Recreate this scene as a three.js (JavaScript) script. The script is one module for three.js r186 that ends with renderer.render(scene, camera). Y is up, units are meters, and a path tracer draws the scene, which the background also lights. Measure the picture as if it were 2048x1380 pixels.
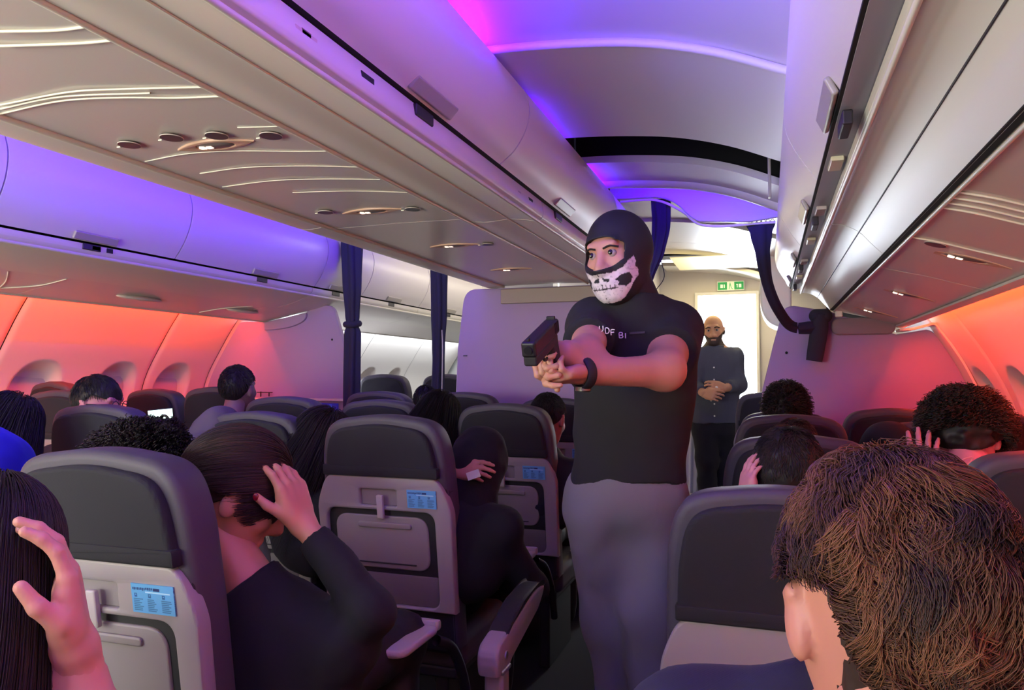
import * as THREE from 'three';
import { RectAreaLightUniformsLib } from 'three/addons/lights/RectAreaLightUniformsLib.js';
import { mergeGeometries, mergeVertices, toCreasedNormals } from 'three/addons/utils/BufferGeometryUtils.js';
import { RoundedBoxGeometry } from 'three/addons/geometries/RoundedBoxGeometry.js';

// ---------------------------------------------------------------- camera, light, exposure
const scene = new THREE.Scene();
scene.background = new THREE.Color(0x020203);
const camera = new THREE.PerspectiveCamera(49.9914, 2048 / 1380, 0.05, 60);
camera.position.set(0, 1.36, 0);
camera.rotation.order = 'YXZ';
camera.rotation.set(0.04187, 0.33218, 0);
const renderer = new THREE.WebGLRenderer({ antialias: true });
renderer.toneMapping = THREE.LinearToneMapping;
renderer.toneMappingExposure = 1.16;
renderer.shadowMap.enabled = true;
RectAreaLightUniformsLib.init();

const L = {                       // colour and strength of every kind of lamp
  purple: [0x5406ff, 100], purpleGlow: 1.2,
  pink: [0xffa890, 80],
  orange: [0xff3c1c, 80], orangeGlow: 1.2,
  rear: [0xfbffee, 16],
  galley: [0xffe9a8, 7],
  day: [0xe8f2ff, 36],
  forward: [0xfff6e0, 7],
  frontWash: [0xe8f4ff, 55],
};

// ---------------------------------------------------------------- helpers
function rng(seed) { let s = seed >>> 0; return () => { s = (s + 0x6D2B79F5) | 0; let t = Math.imul(s ^ (s >>> 15), 1 | s); t = (t + Math.imul(t ^ (t >>> 7), 61 | t)) ^ t; return ((t ^ (t >>> 14)) >>> 0) / 4294967296; }; }
const taken = {};
function numbered(n) { const k = taken[n] = (taken[n] === undefined ? 0 : taken[n] + 1); return k ? n + '_' + String(k).padStart(3, '0') : n; }
function mesh(name, geo, mat, parent = scene) {
  const g = Array.isArray(geo) ? mergeGeometries(geo.map(q => { const c = q.index ? q.toNonIndexed() : q; for (const a of Object.keys(c.attributes)) if (!['position', 'normal', 'uv'].includes(a)) c.deleteAttribute(a); return c; })) : geo;
  const m = new THREE.Mesh(g, mat); m.castShadow = m.receiveShadow = true;
  m.name = parent === scene ? numbered(name) : name; parent.add(m); return m;
}
function thing(name, label, category, pos = [0, 0, 0], turn = 0, group) {
  const o = new THREE.Group(); o.name = numbered(name); scene.add(o);
  o.position.set(...pos); o.rotation.y = turn; o.userData = { label, category }; if (group) o.userData.group = group; return o;
}
function tag(o, label, category, group) { o.userData.label = label; o.userData.category = category; if (group) o.userData.group = group; return o; }
function structGroup(name) { const o = new THREE.Group(); o.name = name; o.userData.kind = 'structure'; scene.add(o); return o; }
const V = (a, b, c) => Array.isArray(a) ? new THREE.Vector3(...a) : new THREE.Vector3(a, b, c);
function crease(g, deg = 35) { return toCreasedNormals(g, deg * Math.PI / 180); }
function box(w, h, d, x = 0, y = 0, z = 0, r = 0.006, seg = 2) { const g = new RoundedBoxGeometry(w, h, d, seg, Math.min(r, w / 2.01, h / 2.01, d / 2.01)); g.translate(x, y, z); return g; }
function smoothPts(pts, n = 6) { const c = new THREE.CatmullRomCurve3(pts.map(p => V(p[0], p[1], 0)), false, 'centripetal'); return c.getPoints(n * (pts.length - 1)).map(p => [p.x, p.y]); }
// a sheet of the cross-section pts (x,y), t thick to its left hand, running from z0 to z1
function slab(pts, t, z0, z1, steps = 1) {
  const n = pts.length, off = [];
  for (let i = 0; i < n; i++) { const a = pts[Math.max(0, i - 1)], b = pts[Math.min(n - 1, i + 1)]; const dx = b[0] - a[0], dy = b[1] - a[1], l = Math.hypot(dx, dy); off.push([pts[i][0] - dy / l * t, pts[i][1] + dx / l * t]); }
  const s = new THREE.Shape(); pts.forEach((p, i) => i ? s.lineTo(...p) : s.moveTo(...p)); off.reverse().forEach(p => s.lineTo(...p));
  const g = new THREE.ExtrudeGeometry(s, { depth: Math.abs(z1 - z0), bevelEnabled: false, steps }); g.translate(0, 0, Math.min(z0, z1)); return crease(g, 30);
}
function plate(shape, depth, bevel, zc = 0, seg = 3, curve = 16) {          // extruded front outline, z from zc-depth to zc
  const g = new THREE.ExtrudeGeometry(shape, { depth: depth - 2 * bevel, bevelEnabled: bevel > 0, bevelThickness: bevel, bevelSize: bevel, bevelOffset: -bevel, bevelSegments: seg, curveSegments: curve });
  g.translate(0, 0, zc - depth + bevel); return crease(g, 40);
}
function rrect(x0, y0, x1, y1, r, Cls = THREE.Shape) {
  const s = new Cls(); s.moveTo(x0 + r, y0); s.lineTo(x1 - r, y0); s.quadraticCurveTo(x1, y0, x1, y0 + r); s.lineTo(x1, y1 - r); s.quadraticCurveTo(x1, y1, x1 - r, y1); s.lineTo(x0 + r, y1); s.quadraticCurveTo(x0, y1, x0, y1 - r); s.lineTo(x0, y0 + r); s.quadraticCurveTo(x0, y0, x0 + r, y0); return s;
}
function tube(pts, r, seg = 24, rad = 6) { return new THREE.TubeGeometry(new THREE.CatmullRomCurve3(pts.map(p => V(p))), seg, r, rad); }

// naive surface nets over a signed distance function
function nets(f, lo, hi, cell, colour) {
  const nx = Math.ceil((hi[0] - lo[0]) / cell) + 1, ny = Math.ceil((hi[1] - lo[1]) / cell) + 1, nz = Math.ceil((hi[2] - lo[2]) / cell) + 1;
  const F = new Float32Array(nx * ny * nz); let q = 0;
  // coarse-to-fine: skip cells far from the surface
  for (let k = 0; k < nz; k++) for (let j = 0; j < ny; j++) { let i = 0; while (i < nx) { const d = f(lo[0] + i * cell, lo[1] + j * cell, lo[2] + k * cell); const id = (k * ny + j) * nx; F[id + i] = d; const skip = Math.max(1, Math.min(nx - i, Math.floor(Math.abs(d) / cell / 2.5))); for (let s = 1; s < skip; s++) F[id + i + s] = d > 0 ? Math.max(1e-4, d - s * cell) : Math.min(-1e-4, d + s * cell); i += skip; } }
  const idx = new Int32Array(nx * ny * nz).fill(-1), P = [], I = [];
  const at = (i, j, k) => (k * ny + j) * nx + i;
  for (let k = 0; k < nz - 1; k++) for (let j = 0; j < ny - 1; j++) for (let i = 0; i < nx - 1; i++) {
    const v = [F[at(i, j, k)], F[at(i + 1, j, k)], F[at(i, j + 1, k)], F[at(i + 1, j + 1, k)], F[at(i, j, k + 1)], F[at(i + 1, j, k + 1)], F[at(i, j + 1, k + 1)], F[at(i + 1, j + 1, k + 1)]];
    let neg = 0; for (const a of v) if (a < 0) neg++; if (!neg || neg === 8) continue;
    let x = 0, y = 0, z = 0, c = 0;
    for (const [a, b] of nets.E) { if ((v[a] < 0) === (v[b] < 0)) continue; const t = v[a] / (v[a] - v[b]); x += (a & 1) + t * ((b & 1) - (a & 1)); y += ((a >> 1) & 1) + t * (((b >> 1) & 1) - ((a >> 1) & 1)); z += (a >> 2) + t * ((b >> 2) - (a >> 2)); c++; }
    idx[at(i, j, k)] = P.length / 3; P.push(lo[0] + (i + x / c) * cell, lo[1] + (j + y / c) * cell, lo[2] + (k + z / c) * cell);
  }
  const quad = (a, b, c, d, flip) => { if (a < 0 || b < 0 || c < 0 || d < 0) return; if (flip) I.push(a, c, b, a, d, c); else I.push(a, b, c, a, c, d); };
  for (let k = 1; k < nz - 1; k++) for (let j = 1; j < ny - 1; j++) for (let i = 1; i < nx - 1; i++) {
    const v0 = F[at(i, j, k)] < 0;
    if (v0 !== (F[at(i + 1, j, k)] < 0)) quad(idx[at(i, j - 1, k - 1)], idx[at(i, j, k - 1)], idx[at(i, j, k)], idx[at(i, j - 1, k)], !v0);
    if (v0 !== (F[at(i, j + 1, k)] < 0)) quad(idx[at(i - 1, j, k - 1)], idx[at(i - 1, j, k)], idx[at(i, j, k)], idx[at(i, j, k - 1)], !v0);
    if (v0 !== (F[at(i, j, k + 1)] < 0)) quad(idx[at(i - 1, j - 1, k)], idx[at(i, j - 1, k)], idx[at(i, j, k)], idx[at(i - 1, j, k)], !v0);
  }
  const g = new THREE.BufferGeometry(); g.setAttribute('position', new THREE.Float32BufferAttribute(P, 3)); g.setIndex(I); g.computeVertexNormals();
  const U = new Float32Array(P.length / 3 * 2); for (let i = 0; i < P.length / 3; i++) { U[2 * i] = P[3 * i] + P[3 * i + 2]; U[2 * i + 1] = P[3 * i + 1] + .3 * P[3 * i + 2]; } g.setAttribute('uv', new THREE.BufferAttribute(U, 2));
  if (colour) { const C = new Float32Array(P.length); for (let i = 0; i < P.length; i += 3) { const c = colour(P[i], P[i + 1], P[i + 2]); C[i] = c[0]; C[i + 1] = c[1]; C[i + 2] = c[2]; } g.setAttribute('color', new THREE.BufferAttribute(C, 3)); }
  return g;
}
nets.E = [[0, 1], [2, 3], [4, 5], [6, 7], [0, 2], [1, 3], [4, 6], [5, 7], [0, 4], [1, 5], [2, 6], [3, 7]];
const smin = (a, b, k) => { const h = Math.max(k - Math.abs(a - b), 0) / k; return Math.min(a, b) - h * h * k * .25; };
function capsule(a, b, ra, rb) {                                   // tapered capsule
  const [ax, ay, az] = a, dx = b[0] - ax, dy = b[1] - ay, dz = b[2] - az, l2 = dx * dx + dy * dy + dz * dz || 1e-9, rm = Math.max(ra, rb);
  const f = (x, y, z) => { const px = x - ax, py = y - ay, pz = z - az; let t = (px * dx + py * dy + pz * dz) / l2; t = t < 0 ? 0 : t > 1 ? 1 : t; return Math.hypot(px - t * dx, py - t * dy, pz - t * dz) - (ra + t * (rb - ra)); };
  f.lo = [0, 1, 2].map(i => Math.min(a[i], b[i]) - rm); f.hi = [0, 1, 2].map(i => Math.max(a[i], b[i]) + rm); return f;
}
function ellipsoid(c, r, yaw = 0, pitch = 0, roll = 0) {
  const e = new THREE.Matrix4().makeRotationFromEuler(new THREE.Euler(pitch, yaw, roll, 'YXZ')).transpose().elements, m = Math.max(...r);
  const f = (x, y, z) => { const X = x - c[0], Y = y - c[1], Z = z - c[2]; const u = e[0] * X + e[4] * Y + e[8] * Z, v = e[1] * X + e[5] * Y + e[9] * Z, w = e[2] * X + e[6] * Y + e[10] * Z; const k0 = Math.hypot(u / r[0], v / r[1], w / r[2]), k1 = Math.hypot(u / r[0] / r[0], v / r[1] / r[1], w / r[2] / r[2]); return k1 < 1e-9 ? -Math.min(...r) : k0 * (k0 - 1) / k1; };
  f.lo = c.map(v => v - m); f.hi = c.map(v => v + m); return f;
}
function union(prims, k) {
  const f = (x, y, z) => { let d = 1e9; for (const p of prims) { const bx = Math.max(p.lo[0] - x, 0, x - p.hi[0]), by = Math.max(p.lo[1] - y, 0, y - p.hi[1]), bz = Math.max(p.lo[2] - z, 0, z - p.hi[2]); const bd = Math.hypot(bx, by, bz); if (bd > d + k) continue; const e = p(x, y, z); d = d > 1e8 ? e : smin(d, e, k); } return d; };
  f.lo = [0, 1, 2].map(i => Math.min(...prims.map(p => p.lo[i]))); f.hi = [0, 1, 2].map(i => Math.max(...prims.map(p => p.hi[i]))); return f;
}
function skinOf(f, cell, colour, pad = .03, lo, hi) { return nets(f, lo || f.lo.map(v => v - pad), hi || f.hi.map(v => v + pad), cell, colour); }
// noise
const NS = rng(77), PERM = new Uint8Array(512); { const a = [...Array(256).keys()]; for (let i = 255; i > 0; i--) { const j = Math.floor(NS() * (i + 1)); [a[i], a[j]] = [a[j], a[i]]; } for (let i = 0; i < 512; i++) PERM[i] = a[i & 255]; }
function noise(x, y, z) { const X = Math.floor(x), Y = Math.floor(y), Z = Math.floor(z), fx = x - X, fy = y - Y, fz = z - Z, s = t => t * t * (3 - 2 * t), u = s(fx), v = s(fy), w = s(fz); const h = (i, j, k) => PERM[(PERM[(PERM[(X + i) & 255] + Y + j) & 255] + Z + k) & 255] / 255; const l = (a, b, t) => a + (b - a) * t; return l(l(l(h(0, 0, 0), h(1, 0, 0), u), l(h(0, 1, 0), h(1, 1, 0), u), v), l(l(h(0, 0, 1), h(1, 0, 1), u), l(h(0, 1, 1), h(1, 1, 1), u), v), w) * 2 - 1; }

// ---------------------------------------------------------------- materials
function dataTex(n, fn, repeat, srgb) { const d = new Uint8Array(n * n * 4); for (let j = 0; j < n; j++) for (let i = 0; i < n; i++) { const c = fn(i / n, j / n, i, j), q = (j * n + i) * 4; d[q] = c[0]; d[q + 1] = c[1]; d[q + 2] = c[2]; d[q + 3] = 255; } const t = new THREE.DataTexture(d, n, n); t.wrapS = t.wrapT = THREE.RepeatWrapping; t.magFilter = THREE.LinearFilter; t.minFilter = THREE.LinearMipmapLinearFilter; t.generateMipmaps = true; t.repeat.set(repeat, repeat); if (srgb) t.colorSpace = THREE.SRGBColorSpace; t.needsUpdate = true; return t; }
const TR = rng(5);
const weave = dataTex(128, (u, v, i, j) => { const g = 128 + 70 * Math.sin(i * Math.PI / 2) * Math.cos(j * Math.PI / 2) + 40 * (TR() - .5); return [g, g, g]; }, 9);
const grainBump = dataTex(256, () => { const g = 128 + 90 * (TR() - .5); return [g, g, g]; }, 5);
const S = (c, r = .6, o = {}) => new THREE.MeshStandardMaterial({ color: c, roughness: r, metalness: 0, ...o });
const M = {
  cream: S(0xd9d2c8, .42), bin: S(0xded6d2, .38), psu: S(0xcfc6bd, .28), trim: S(0xd6d0c4, .35), ridge: S(0xe6e0cf, .35),
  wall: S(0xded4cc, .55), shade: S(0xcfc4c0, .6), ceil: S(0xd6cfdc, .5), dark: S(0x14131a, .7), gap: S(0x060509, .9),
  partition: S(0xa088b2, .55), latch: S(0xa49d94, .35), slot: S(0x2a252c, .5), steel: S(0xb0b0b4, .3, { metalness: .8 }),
  seatFabric: S(0x1f1e24, .85, { bumpMap: weave, bumpScale: .0006 }), seatRim: S(0x453f4a, .6, { bumpMap: grainBump, bumpScale: .0004 }), seatSide: S(0x1d1b21, .6),
  shell: S(0x978e90, .45), shellPanel: S(0x8b8284, .5), shellLow: S(0x6d6567, .6), pale: S(0xb5abac, .4),
  curtain: S(0x2a2742, .9, { bumpMap: weave, bumpScale: .0004 }), strap: S(0x262331, .8),
  carpet: S(0x1a1a22, .95), skin: S(0xc08a74, .5), skinPink: S(0xc99382, .5), blackCloth: S(0x1e1f24, .9, { bumpMap: weave, bumpScale: .0004 }), navy: S(0x1e1d2e, .9), white: S(0xf1efe6, .5),
  vc: new THREE.MeshStandardMaterial({ vertexColors: true, roughness: .55 }), hair: new THREE.MeshStandardMaterial({ vertexColors: true, roughness: .58 }), hairMat: new THREE.MeshStandardMaterial({ vertexColors: true, roughness: .7 }),
};
function glow(c, k) { return new THREE.MeshStandardMaterial({ color: 0x222222, emissive: c, emissiveIntensity: k, roughness: .6 }); }
// a lamp strip: a glowing mesh and an area light of the same size just in front of it
function strip(name, label, pos, look, w, h, [c, k], glowK, group) {
  const t = thing(name, label, 'light', pos, 0, group); const m = mesh('diffuser', new RoundedBoxGeometry(w, h, .008, 1, .003), glow(c, glowK), t);
  const l = new THREE.RectAreaLight(c, k, w, h); t.add(l); l.position.set(0, 0, .008); l.rotation.y = Math.PI; t.lookAt(look[0], look[1], look[2]); return t;
}

// ---------------------------------------------------------------- the cabin shell
const ZB = 2.6, ZP = -4.75, ZF = -9.4;
{
  const fl = structGroup('floor'); mesh('carpet', box(7.2, .06, ZB - ZF + .4, -1.5, -.03, (ZB + ZF) / 2, .002, 1), M.carpet, fl);
  // sidewalls
  const pL = smoothPts([[-3.70, 1.905], [-3.80, 1.86], [-3.88, 1.775], [-4.03, 1.56], [-4.16, 1.33], [-4.22, 1.05], [-4.22, .6], [-4.12, .0]], 8);
  const pR = smoothPts([[.80, 1.78], [.85, 1.70], [.90, 1.625], [1.01, 1.45], [1.12, 1.20], [1.17, .95], [1.17, .5], [1.1, 0]], 8);
  // a sidewall panel: the profile swept along z, dished round each window
  function wallPanel(prof, side, z0, z1, wins, parent, mat = M.wall) {
    const n = 64, len = [0]; for (let i = 1; i < prof.length; i++) len.push(len[i - 1] + Math.hypot(prof[i][0] - prof[i - 1][0], prof[i][1] - prof[i - 1][1]));
    const tot = len[len.length - 1], pt = s => { let i = 1; while (i < prof.length - 1 && len[i] < s) i++; const t = (s - len[i - 1]) / (len[i] - len[i - 1]); return [prof[i - 1][0] + t * (prof[i][0] - prof[i - 1][0]), prof[i - 1][1] + t * (prof[i][1] - prof[i - 1][1])]; };
    const rows = 150, cols = Math.max(8, Math.round(Math.abs(z1 - z0) / .012)), P = [], I = [], U = [];
    for (let a = 0; a <= rows; a++) for (let b = 0; b <= cols; b++) {
      const [x, y] = pt(tot * a / rows), z = z0 + (z1 - z0) * b / cols; let o = 0;
      for (const w of wins) { const e = Math.pow(Math.abs((z - w[1]) / w[2]), 2.4) + Math.pow(Math.abs((y - w[0]) / w[3]), 2.4); const q = Math.pow(e, 1 / 2.4); if (q < 1.15) { const t = Math.min(1, Math.max(0, (1.15 - q) / .36)); o = Math.max(o, t * t * (3 - 2 * t) * .075); } }
      const ed = Math.min(Math.abs(z - z0), Math.abs(z1 - z)); if (ed < .035) o += .012 * Math.pow(1 - ed / .035, 2);   // panel edges roll back into the joint
      const bul = -.008 * Math.sin(Math.PI * b / cols);
      P.push(x + side * (o + bul), y, z); U.push(z, y);
    }
    for (let a = 0; a < rows; a++) for (let b = 0; b < cols; b++) { const p = a * (cols + 1) + b, q = p + cols + 1; I.push(p, q, p + 1, p + 1, q, q + 1); }
    const g = new THREE.BufferGeometry(); g.setAttribute('position', new THREE.Float32BufferAttribute(P, 3)); g.setAttribute('uv', new THREE.Float32BufferAttribute(U, 2)); g.setIndex(I); g.computeVertexNormals();
    mesh('wall_panel', g, mat, parent);
  }
  const wl = structGroup('wall_left'), wr = structGroup('wall_right');
  mesh('outer_skin', slab(pL.map(p => [p[0] - .24, p[1]]), .05, ZB, ZF), M.dark, wl);
  mesh('outer_skin', slab(pR.map(p => [p[0] + .20, p[1]]), .05, ZB, ZF), M.dark, wr);
  const winY = 1.245, hz = .148, hy = .185;
  const winL = [-1.0, -1.6, -2.15, -2.7, -3.28, -3.86, -4.36, -5.35, -5.95, -6.55, -7.15, -7.75], jL = [2.5, .3, -.72, -1.85, -2.99, -4.11, -4.72, -5.65, -6.85, -8.05, -9.3];
  for (let i = 0; i + 1 < jL.length; i++) wallPanel(pL, -1, jL[i] - .003, jL[i + 1] + .003, winL.filter(z => z < jL[i] && z > jL[i + 1]).map(z => [winY, z, hz, hy]), wl);
  const winR = [-1.1, -1.65, -2.2, -2.75, -3.3, -3.87, -4.46], jR = [2.5, .3, -.8, -1.92, -3.02, -4.16, -4.72, -5.9, -9.3];
  for (let i = 0; i + 1 < jR.length; i++) wallPanel(pR, 1, jR[i] - .003, jR[i + 1] + .003, winR.filter(z => z < jR[i] && z > jR[i + 1]).map(z => [winY - .05, z, hz, hy]), wr);
  let wn = 1;
  const shade = (x, y, z, tilt, open) => { const g = structGroup('window_' + wn++); g.position.set(x, y, z); g.rotation.z = tilt; const s = rrect(-hz * .9, -hy * .92, hz * .9, hy * .92, hz * .75); const m = plate(s, .006, .002); m.rotateY(Math.PI / 2);
    if (open) { mesh('window_pane', m, new THREE.MeshStandardMaterial({ color: 0xffffff, emissive: 0xf4fbff, emissiveIntensity: 4 }), g); const l = new THREE.RectAreaLight(0xeaf4ff, 60, hz * 1.6, hy * 1.6); l.position.set(.012, 0, 0); l.rotation.y = -Math.PI / 2; g.add(l); } else mesh('window_shade', m, M.shade, g); };
  for (const z of winL) shade(-4.243, winY, z, -.21, z < -5 && z > -6.2);
  for (const z of winR) shade(1.172, winY - .05, z, .34, false);
  // rear end of the cabin, behind the camera, and the shell above the ceiling
  const rw = structGroup('wall_back'); mesh('bulkhead', box(7.2, 3, .06, -1.5, 1.4, ZB + .15, .002, 1), M.cream, rw);
  const ft = structGroup('wall_front'); mesh('bulkhead', box(7.2, 3, .06, -1.5, 1.4, ZF - .1, .002, 1), M.white, ft);
  const sh = structGroup('trim_1'); mesh('crown_shell', box(7.2, .05, ZB - ZF + .4, -1.5, 2.9, (ZB + ZF) / 2, .002, 1), M.gap, sh); mesh('crown_side', box(.05, 1.3, ZB - ZF + .4, -4.45, 2.3, (ZB + ZF) / 2, .002, 1), M.gap, sh); mesh('crown_side', box(.05, 1.4, ZB - ZF + .4, 1.5, 2.25, (ZB + ZF) / 2, .002, 1), M.gap, sh);
  // aisle ceilings
  const cl = structGroup('ceiling');
  const arc = smoothPts([[.10, 2.095], [.05, 2.115], [-.117, 2.185], [-.297, 2.235], [-.489, 2.262], [-.70, 2.278], [-.80, 2.28]], 6);
  const up = dy => arc.map(p => [p[0], p[1] + dy]);
  // the nearer panels rise gently towards the rear, away from the rib
  const rise = z => .014 + .21 * Math.pow(Math.min(1, Math.max(0, (z + 1.97) / 1.5)), 1.15);
  const risen = (z0, z1) => { const n = 16, P = [], I = [], U = [], w = arc.length; for (const t of [0, .03]) for (let a = 0; a <= n; a++) { const z = z0 + (z1 - z0) * a / n; for (const k of arc) { P.push(k[0], k[1] + rise(z) + t, z); U.push(k[0], z); } }
    const B = (n + 1) * w; for (let a = 0; a < n; a++) for (let b = 0; b + 1 < w; b++) { const q = a * w + b; I.push(q, q + 1, q + w, q + 1, q + w + 1, q + w, B + q, B + q + w, B + q + 1, B + q + 1, B + q + w, B + q + w + 1); }
    for (let b = 0; b + 1 < w; b++) for (const q of [b, n * w + b]) I.push(q, q + 1, B + q, q + 1, B + q + 1, B + q);
    const g = new THREE.BufferGeometry(); g.setAttribute('position', new THREE.Float32BufferAttribute(P, 3)); g.setAttribute('uv', new THREE.Float32BufferAttribute(U, 2)); g.setIndex(I); return crease(g.toNonIndexed(), 40); };
  mesh('ceiling_panel', risen(-1.95, -.5), M.ceil, cl); mesh('ceiling_panel', risen(-.496, ZB), M.ceil, cl);
  mesh('ceiling_panel', slab(up(0).reverse(), .12, -1.93, -2.74, 1), M.ceil, cl);
  mesh('ceiling_lip', tube(up(.004).map(p => [p[0], p[1], -1.93]), .012, 40, 8), M.ceil, cl);
  mesh('ceiling_panel', slab(up(.02).reverse(), .03, -3.17, -3.50), M.ceil, cl);
  { const g = []; const s = new THREE.Shape(); s.moveTo(0, .03); s.absarc(0, 0, .05, Math.PI / 2, -Math.PI / 2 - .4, true); s.lineTo(0, .03); // rolled front edge
    mesh('ceiling_roll', tube(up(.04).map(p => [p[0], p[1], -3.53]), .045, 40, 14), M.ceil, cl); }
  // dark cavity seen through the missing ceiling panel: ducts and a bracket
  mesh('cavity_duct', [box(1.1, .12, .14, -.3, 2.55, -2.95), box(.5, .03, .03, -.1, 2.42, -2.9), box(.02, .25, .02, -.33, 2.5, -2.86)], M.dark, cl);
  for (const z of [-2.72, -3.2]) { const q = new THREE.Shape(); arc.forEach((k, i) => i ? q.lineTo(k[0], k[1] + .06) : q.moveTo(k[0], k[1] + .06)); q.lineTo(-.80, 2.86); q.lineTo(.10, 2.86); mesh('added_cavity_wall', plate(q, .02, .002, z), M.gap, cl); }  // near-black plates added to keep the cavity dark and shut out galley light
  mesh('added_cavity_wall', box(.02, .75, .5, .115, 2.5, -2.96, .003), M.gap, cl); mesh('added_cavity_wall', box(.02, .6, .5, -.82, 2.57, -2.96, .003), M.gap, cl); mesh('added_cavity_wall', box(.95, .02, .5, -.35, 2.86, -2.96, .003), M.gap, cl);
  mesh('bracket', box(.012, .2, .03, .018, 2.16, -3.06, .003), M.pale, cl);
  // left aisle ceiling
  const arcL = smoothPts([[-1.68, 2.40], [-2.0, 2.44], [-2.36, 2.45], [-2.6, 2.43], [-2.93, 2.36]], 5);
  mesh('ceiling_panel', slab(arcL, -.03, ZB, -1.6), M.ceil, cl); mesh('ceiling_panel', slab(arcL, -.03, -1.604, ZP), M.ceil, cl); mesh('ceiling_panel', slab(arcL, -.03, ZP - .004, ZF), M.ceil, cl);
}

// ---------------------------------------------------------------- overhead bins and service panels
function binRun(cfg) {
  // cfg.face: door cross-section (bottom to top), side: +1 when the aisle lies at +x
  cfg.bays.forEach(([z0, z1, la], i) => {
    const t = thing('overhead_bin', cfg.labels[i], 'overhead bin');
    const face = smoothPts(cfg.face, 5); const dir = cfg.side > 0 ? .012 : -.012;
    const g = slab(face, dir, z0 - .004, z1 + .004, 1); mesh('door', g, M.bin, t);
    const zl = la ?? (z0 + z1) / 2, p = cfg.face[0], q = face[4];
    const lm = mesh('latch', box(.014, .040, .24, 0, 0, 0, .006), M.latch, t); lm.position.set(p[0] + cfg.side * .022, p[1] + .018, zl); lm.rotation.z = cfg.latchTilt;
    const lc = mesh('latch_recess', box(.02, .03, .1, p[0] - cfg.side * .012, p[1] - .022, zl, .004), M.slot, t);
    const back = mesh('housing', slab([[cfg.face[0][0] - cfg.side * .03, cfg.face[0][1] + .01], [cfg.face[cfg.face.length - 1][0] - cfg.side * .04, cfg.face[cfg.face.length - 1][1] - .02]], dir * 3, z0, z1), M.gap, t);
  });
}
binRun({ side: 1, face: [[-.800, 2.036], [-.752, 2.075], [-.712, 2.14], [-.700, 2.20], [-.715, 2.262]], latchTilt: -.75, bays: [[1.3, .1], [.1, -1.1, -.5], [-1.1, -2.2, -1.66], [-2.2, -3.62, -2.92], [-3.62, -4.74, -4.4]],
  labels: ['centre overhead bin above the nearest seats, outside the frame', 'centre overhead bin just before the first visible bay', 'nearest pink-lit centre overhead bin with grey latch flap', 'second centre overhead bin, pale yellow, behind the masked man\'s head', 'last centre overhead bin, hidden beside the masked man\'s hood'] });
binRun({ side: -1, face: [[.142, 1.885], [.098, 1.95], [.062, 2.02], [.052, 2.08], [.058, 2.14]], latchTilt: .45, bays: [[1.1, .0], [.0, -1.12], [-1.12, -2.16, -1.6], [-2.16, -3.24, -2.62], [-3.24, -4.1, -3.7], [-4.1, -4.74, -4.5]],
  labels: ['right overhead bin behind the camera position', 'right overhead bin just overhead, before the first visible bay', 'nearest lavender right overhead bin with projecting grey latch', 'second right overhead bin with square latch outline', 'third right overhead bin, cream, above the hanging curtain', 'last right overhead bin before the partition'] });
binRun({ side: 1, face: [[-2.985, 1.985], [-2.93, 2.06], [-2.885, 2.16], [-2.875, 2.26], [-2.90, 2.345]], latchTilt: -.5, bays: [[1.4, .2], [.2, -1.1], [-1.1, -2.12], [-2.12, -3.13, -2.62], [-3.13, -4.42, -3.86], [-4.42, -5.05, -4.7], [-5.05, -6.05], [-6.05, -7.4], [-7.4, -9.2]],
  labels: ['left window-side overhead bin, out of frame behind', 'left window-side overhead bin, out of frame beside', 'left window-side overhead bin at the frame\'s left edge', 'nearest purple-lit left window-side overhead bin with dark latch', 'second purple-lit left window-side overhead bin, with pale latch', 'short purple overhead bin ending at the first blue curtain', 'cream overhead bin between the two left curtains, nearer', 'cream overhead bin between the two left curtains, farther', 'farthest cream overhead bin seen past the dark curtain'] });

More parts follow.
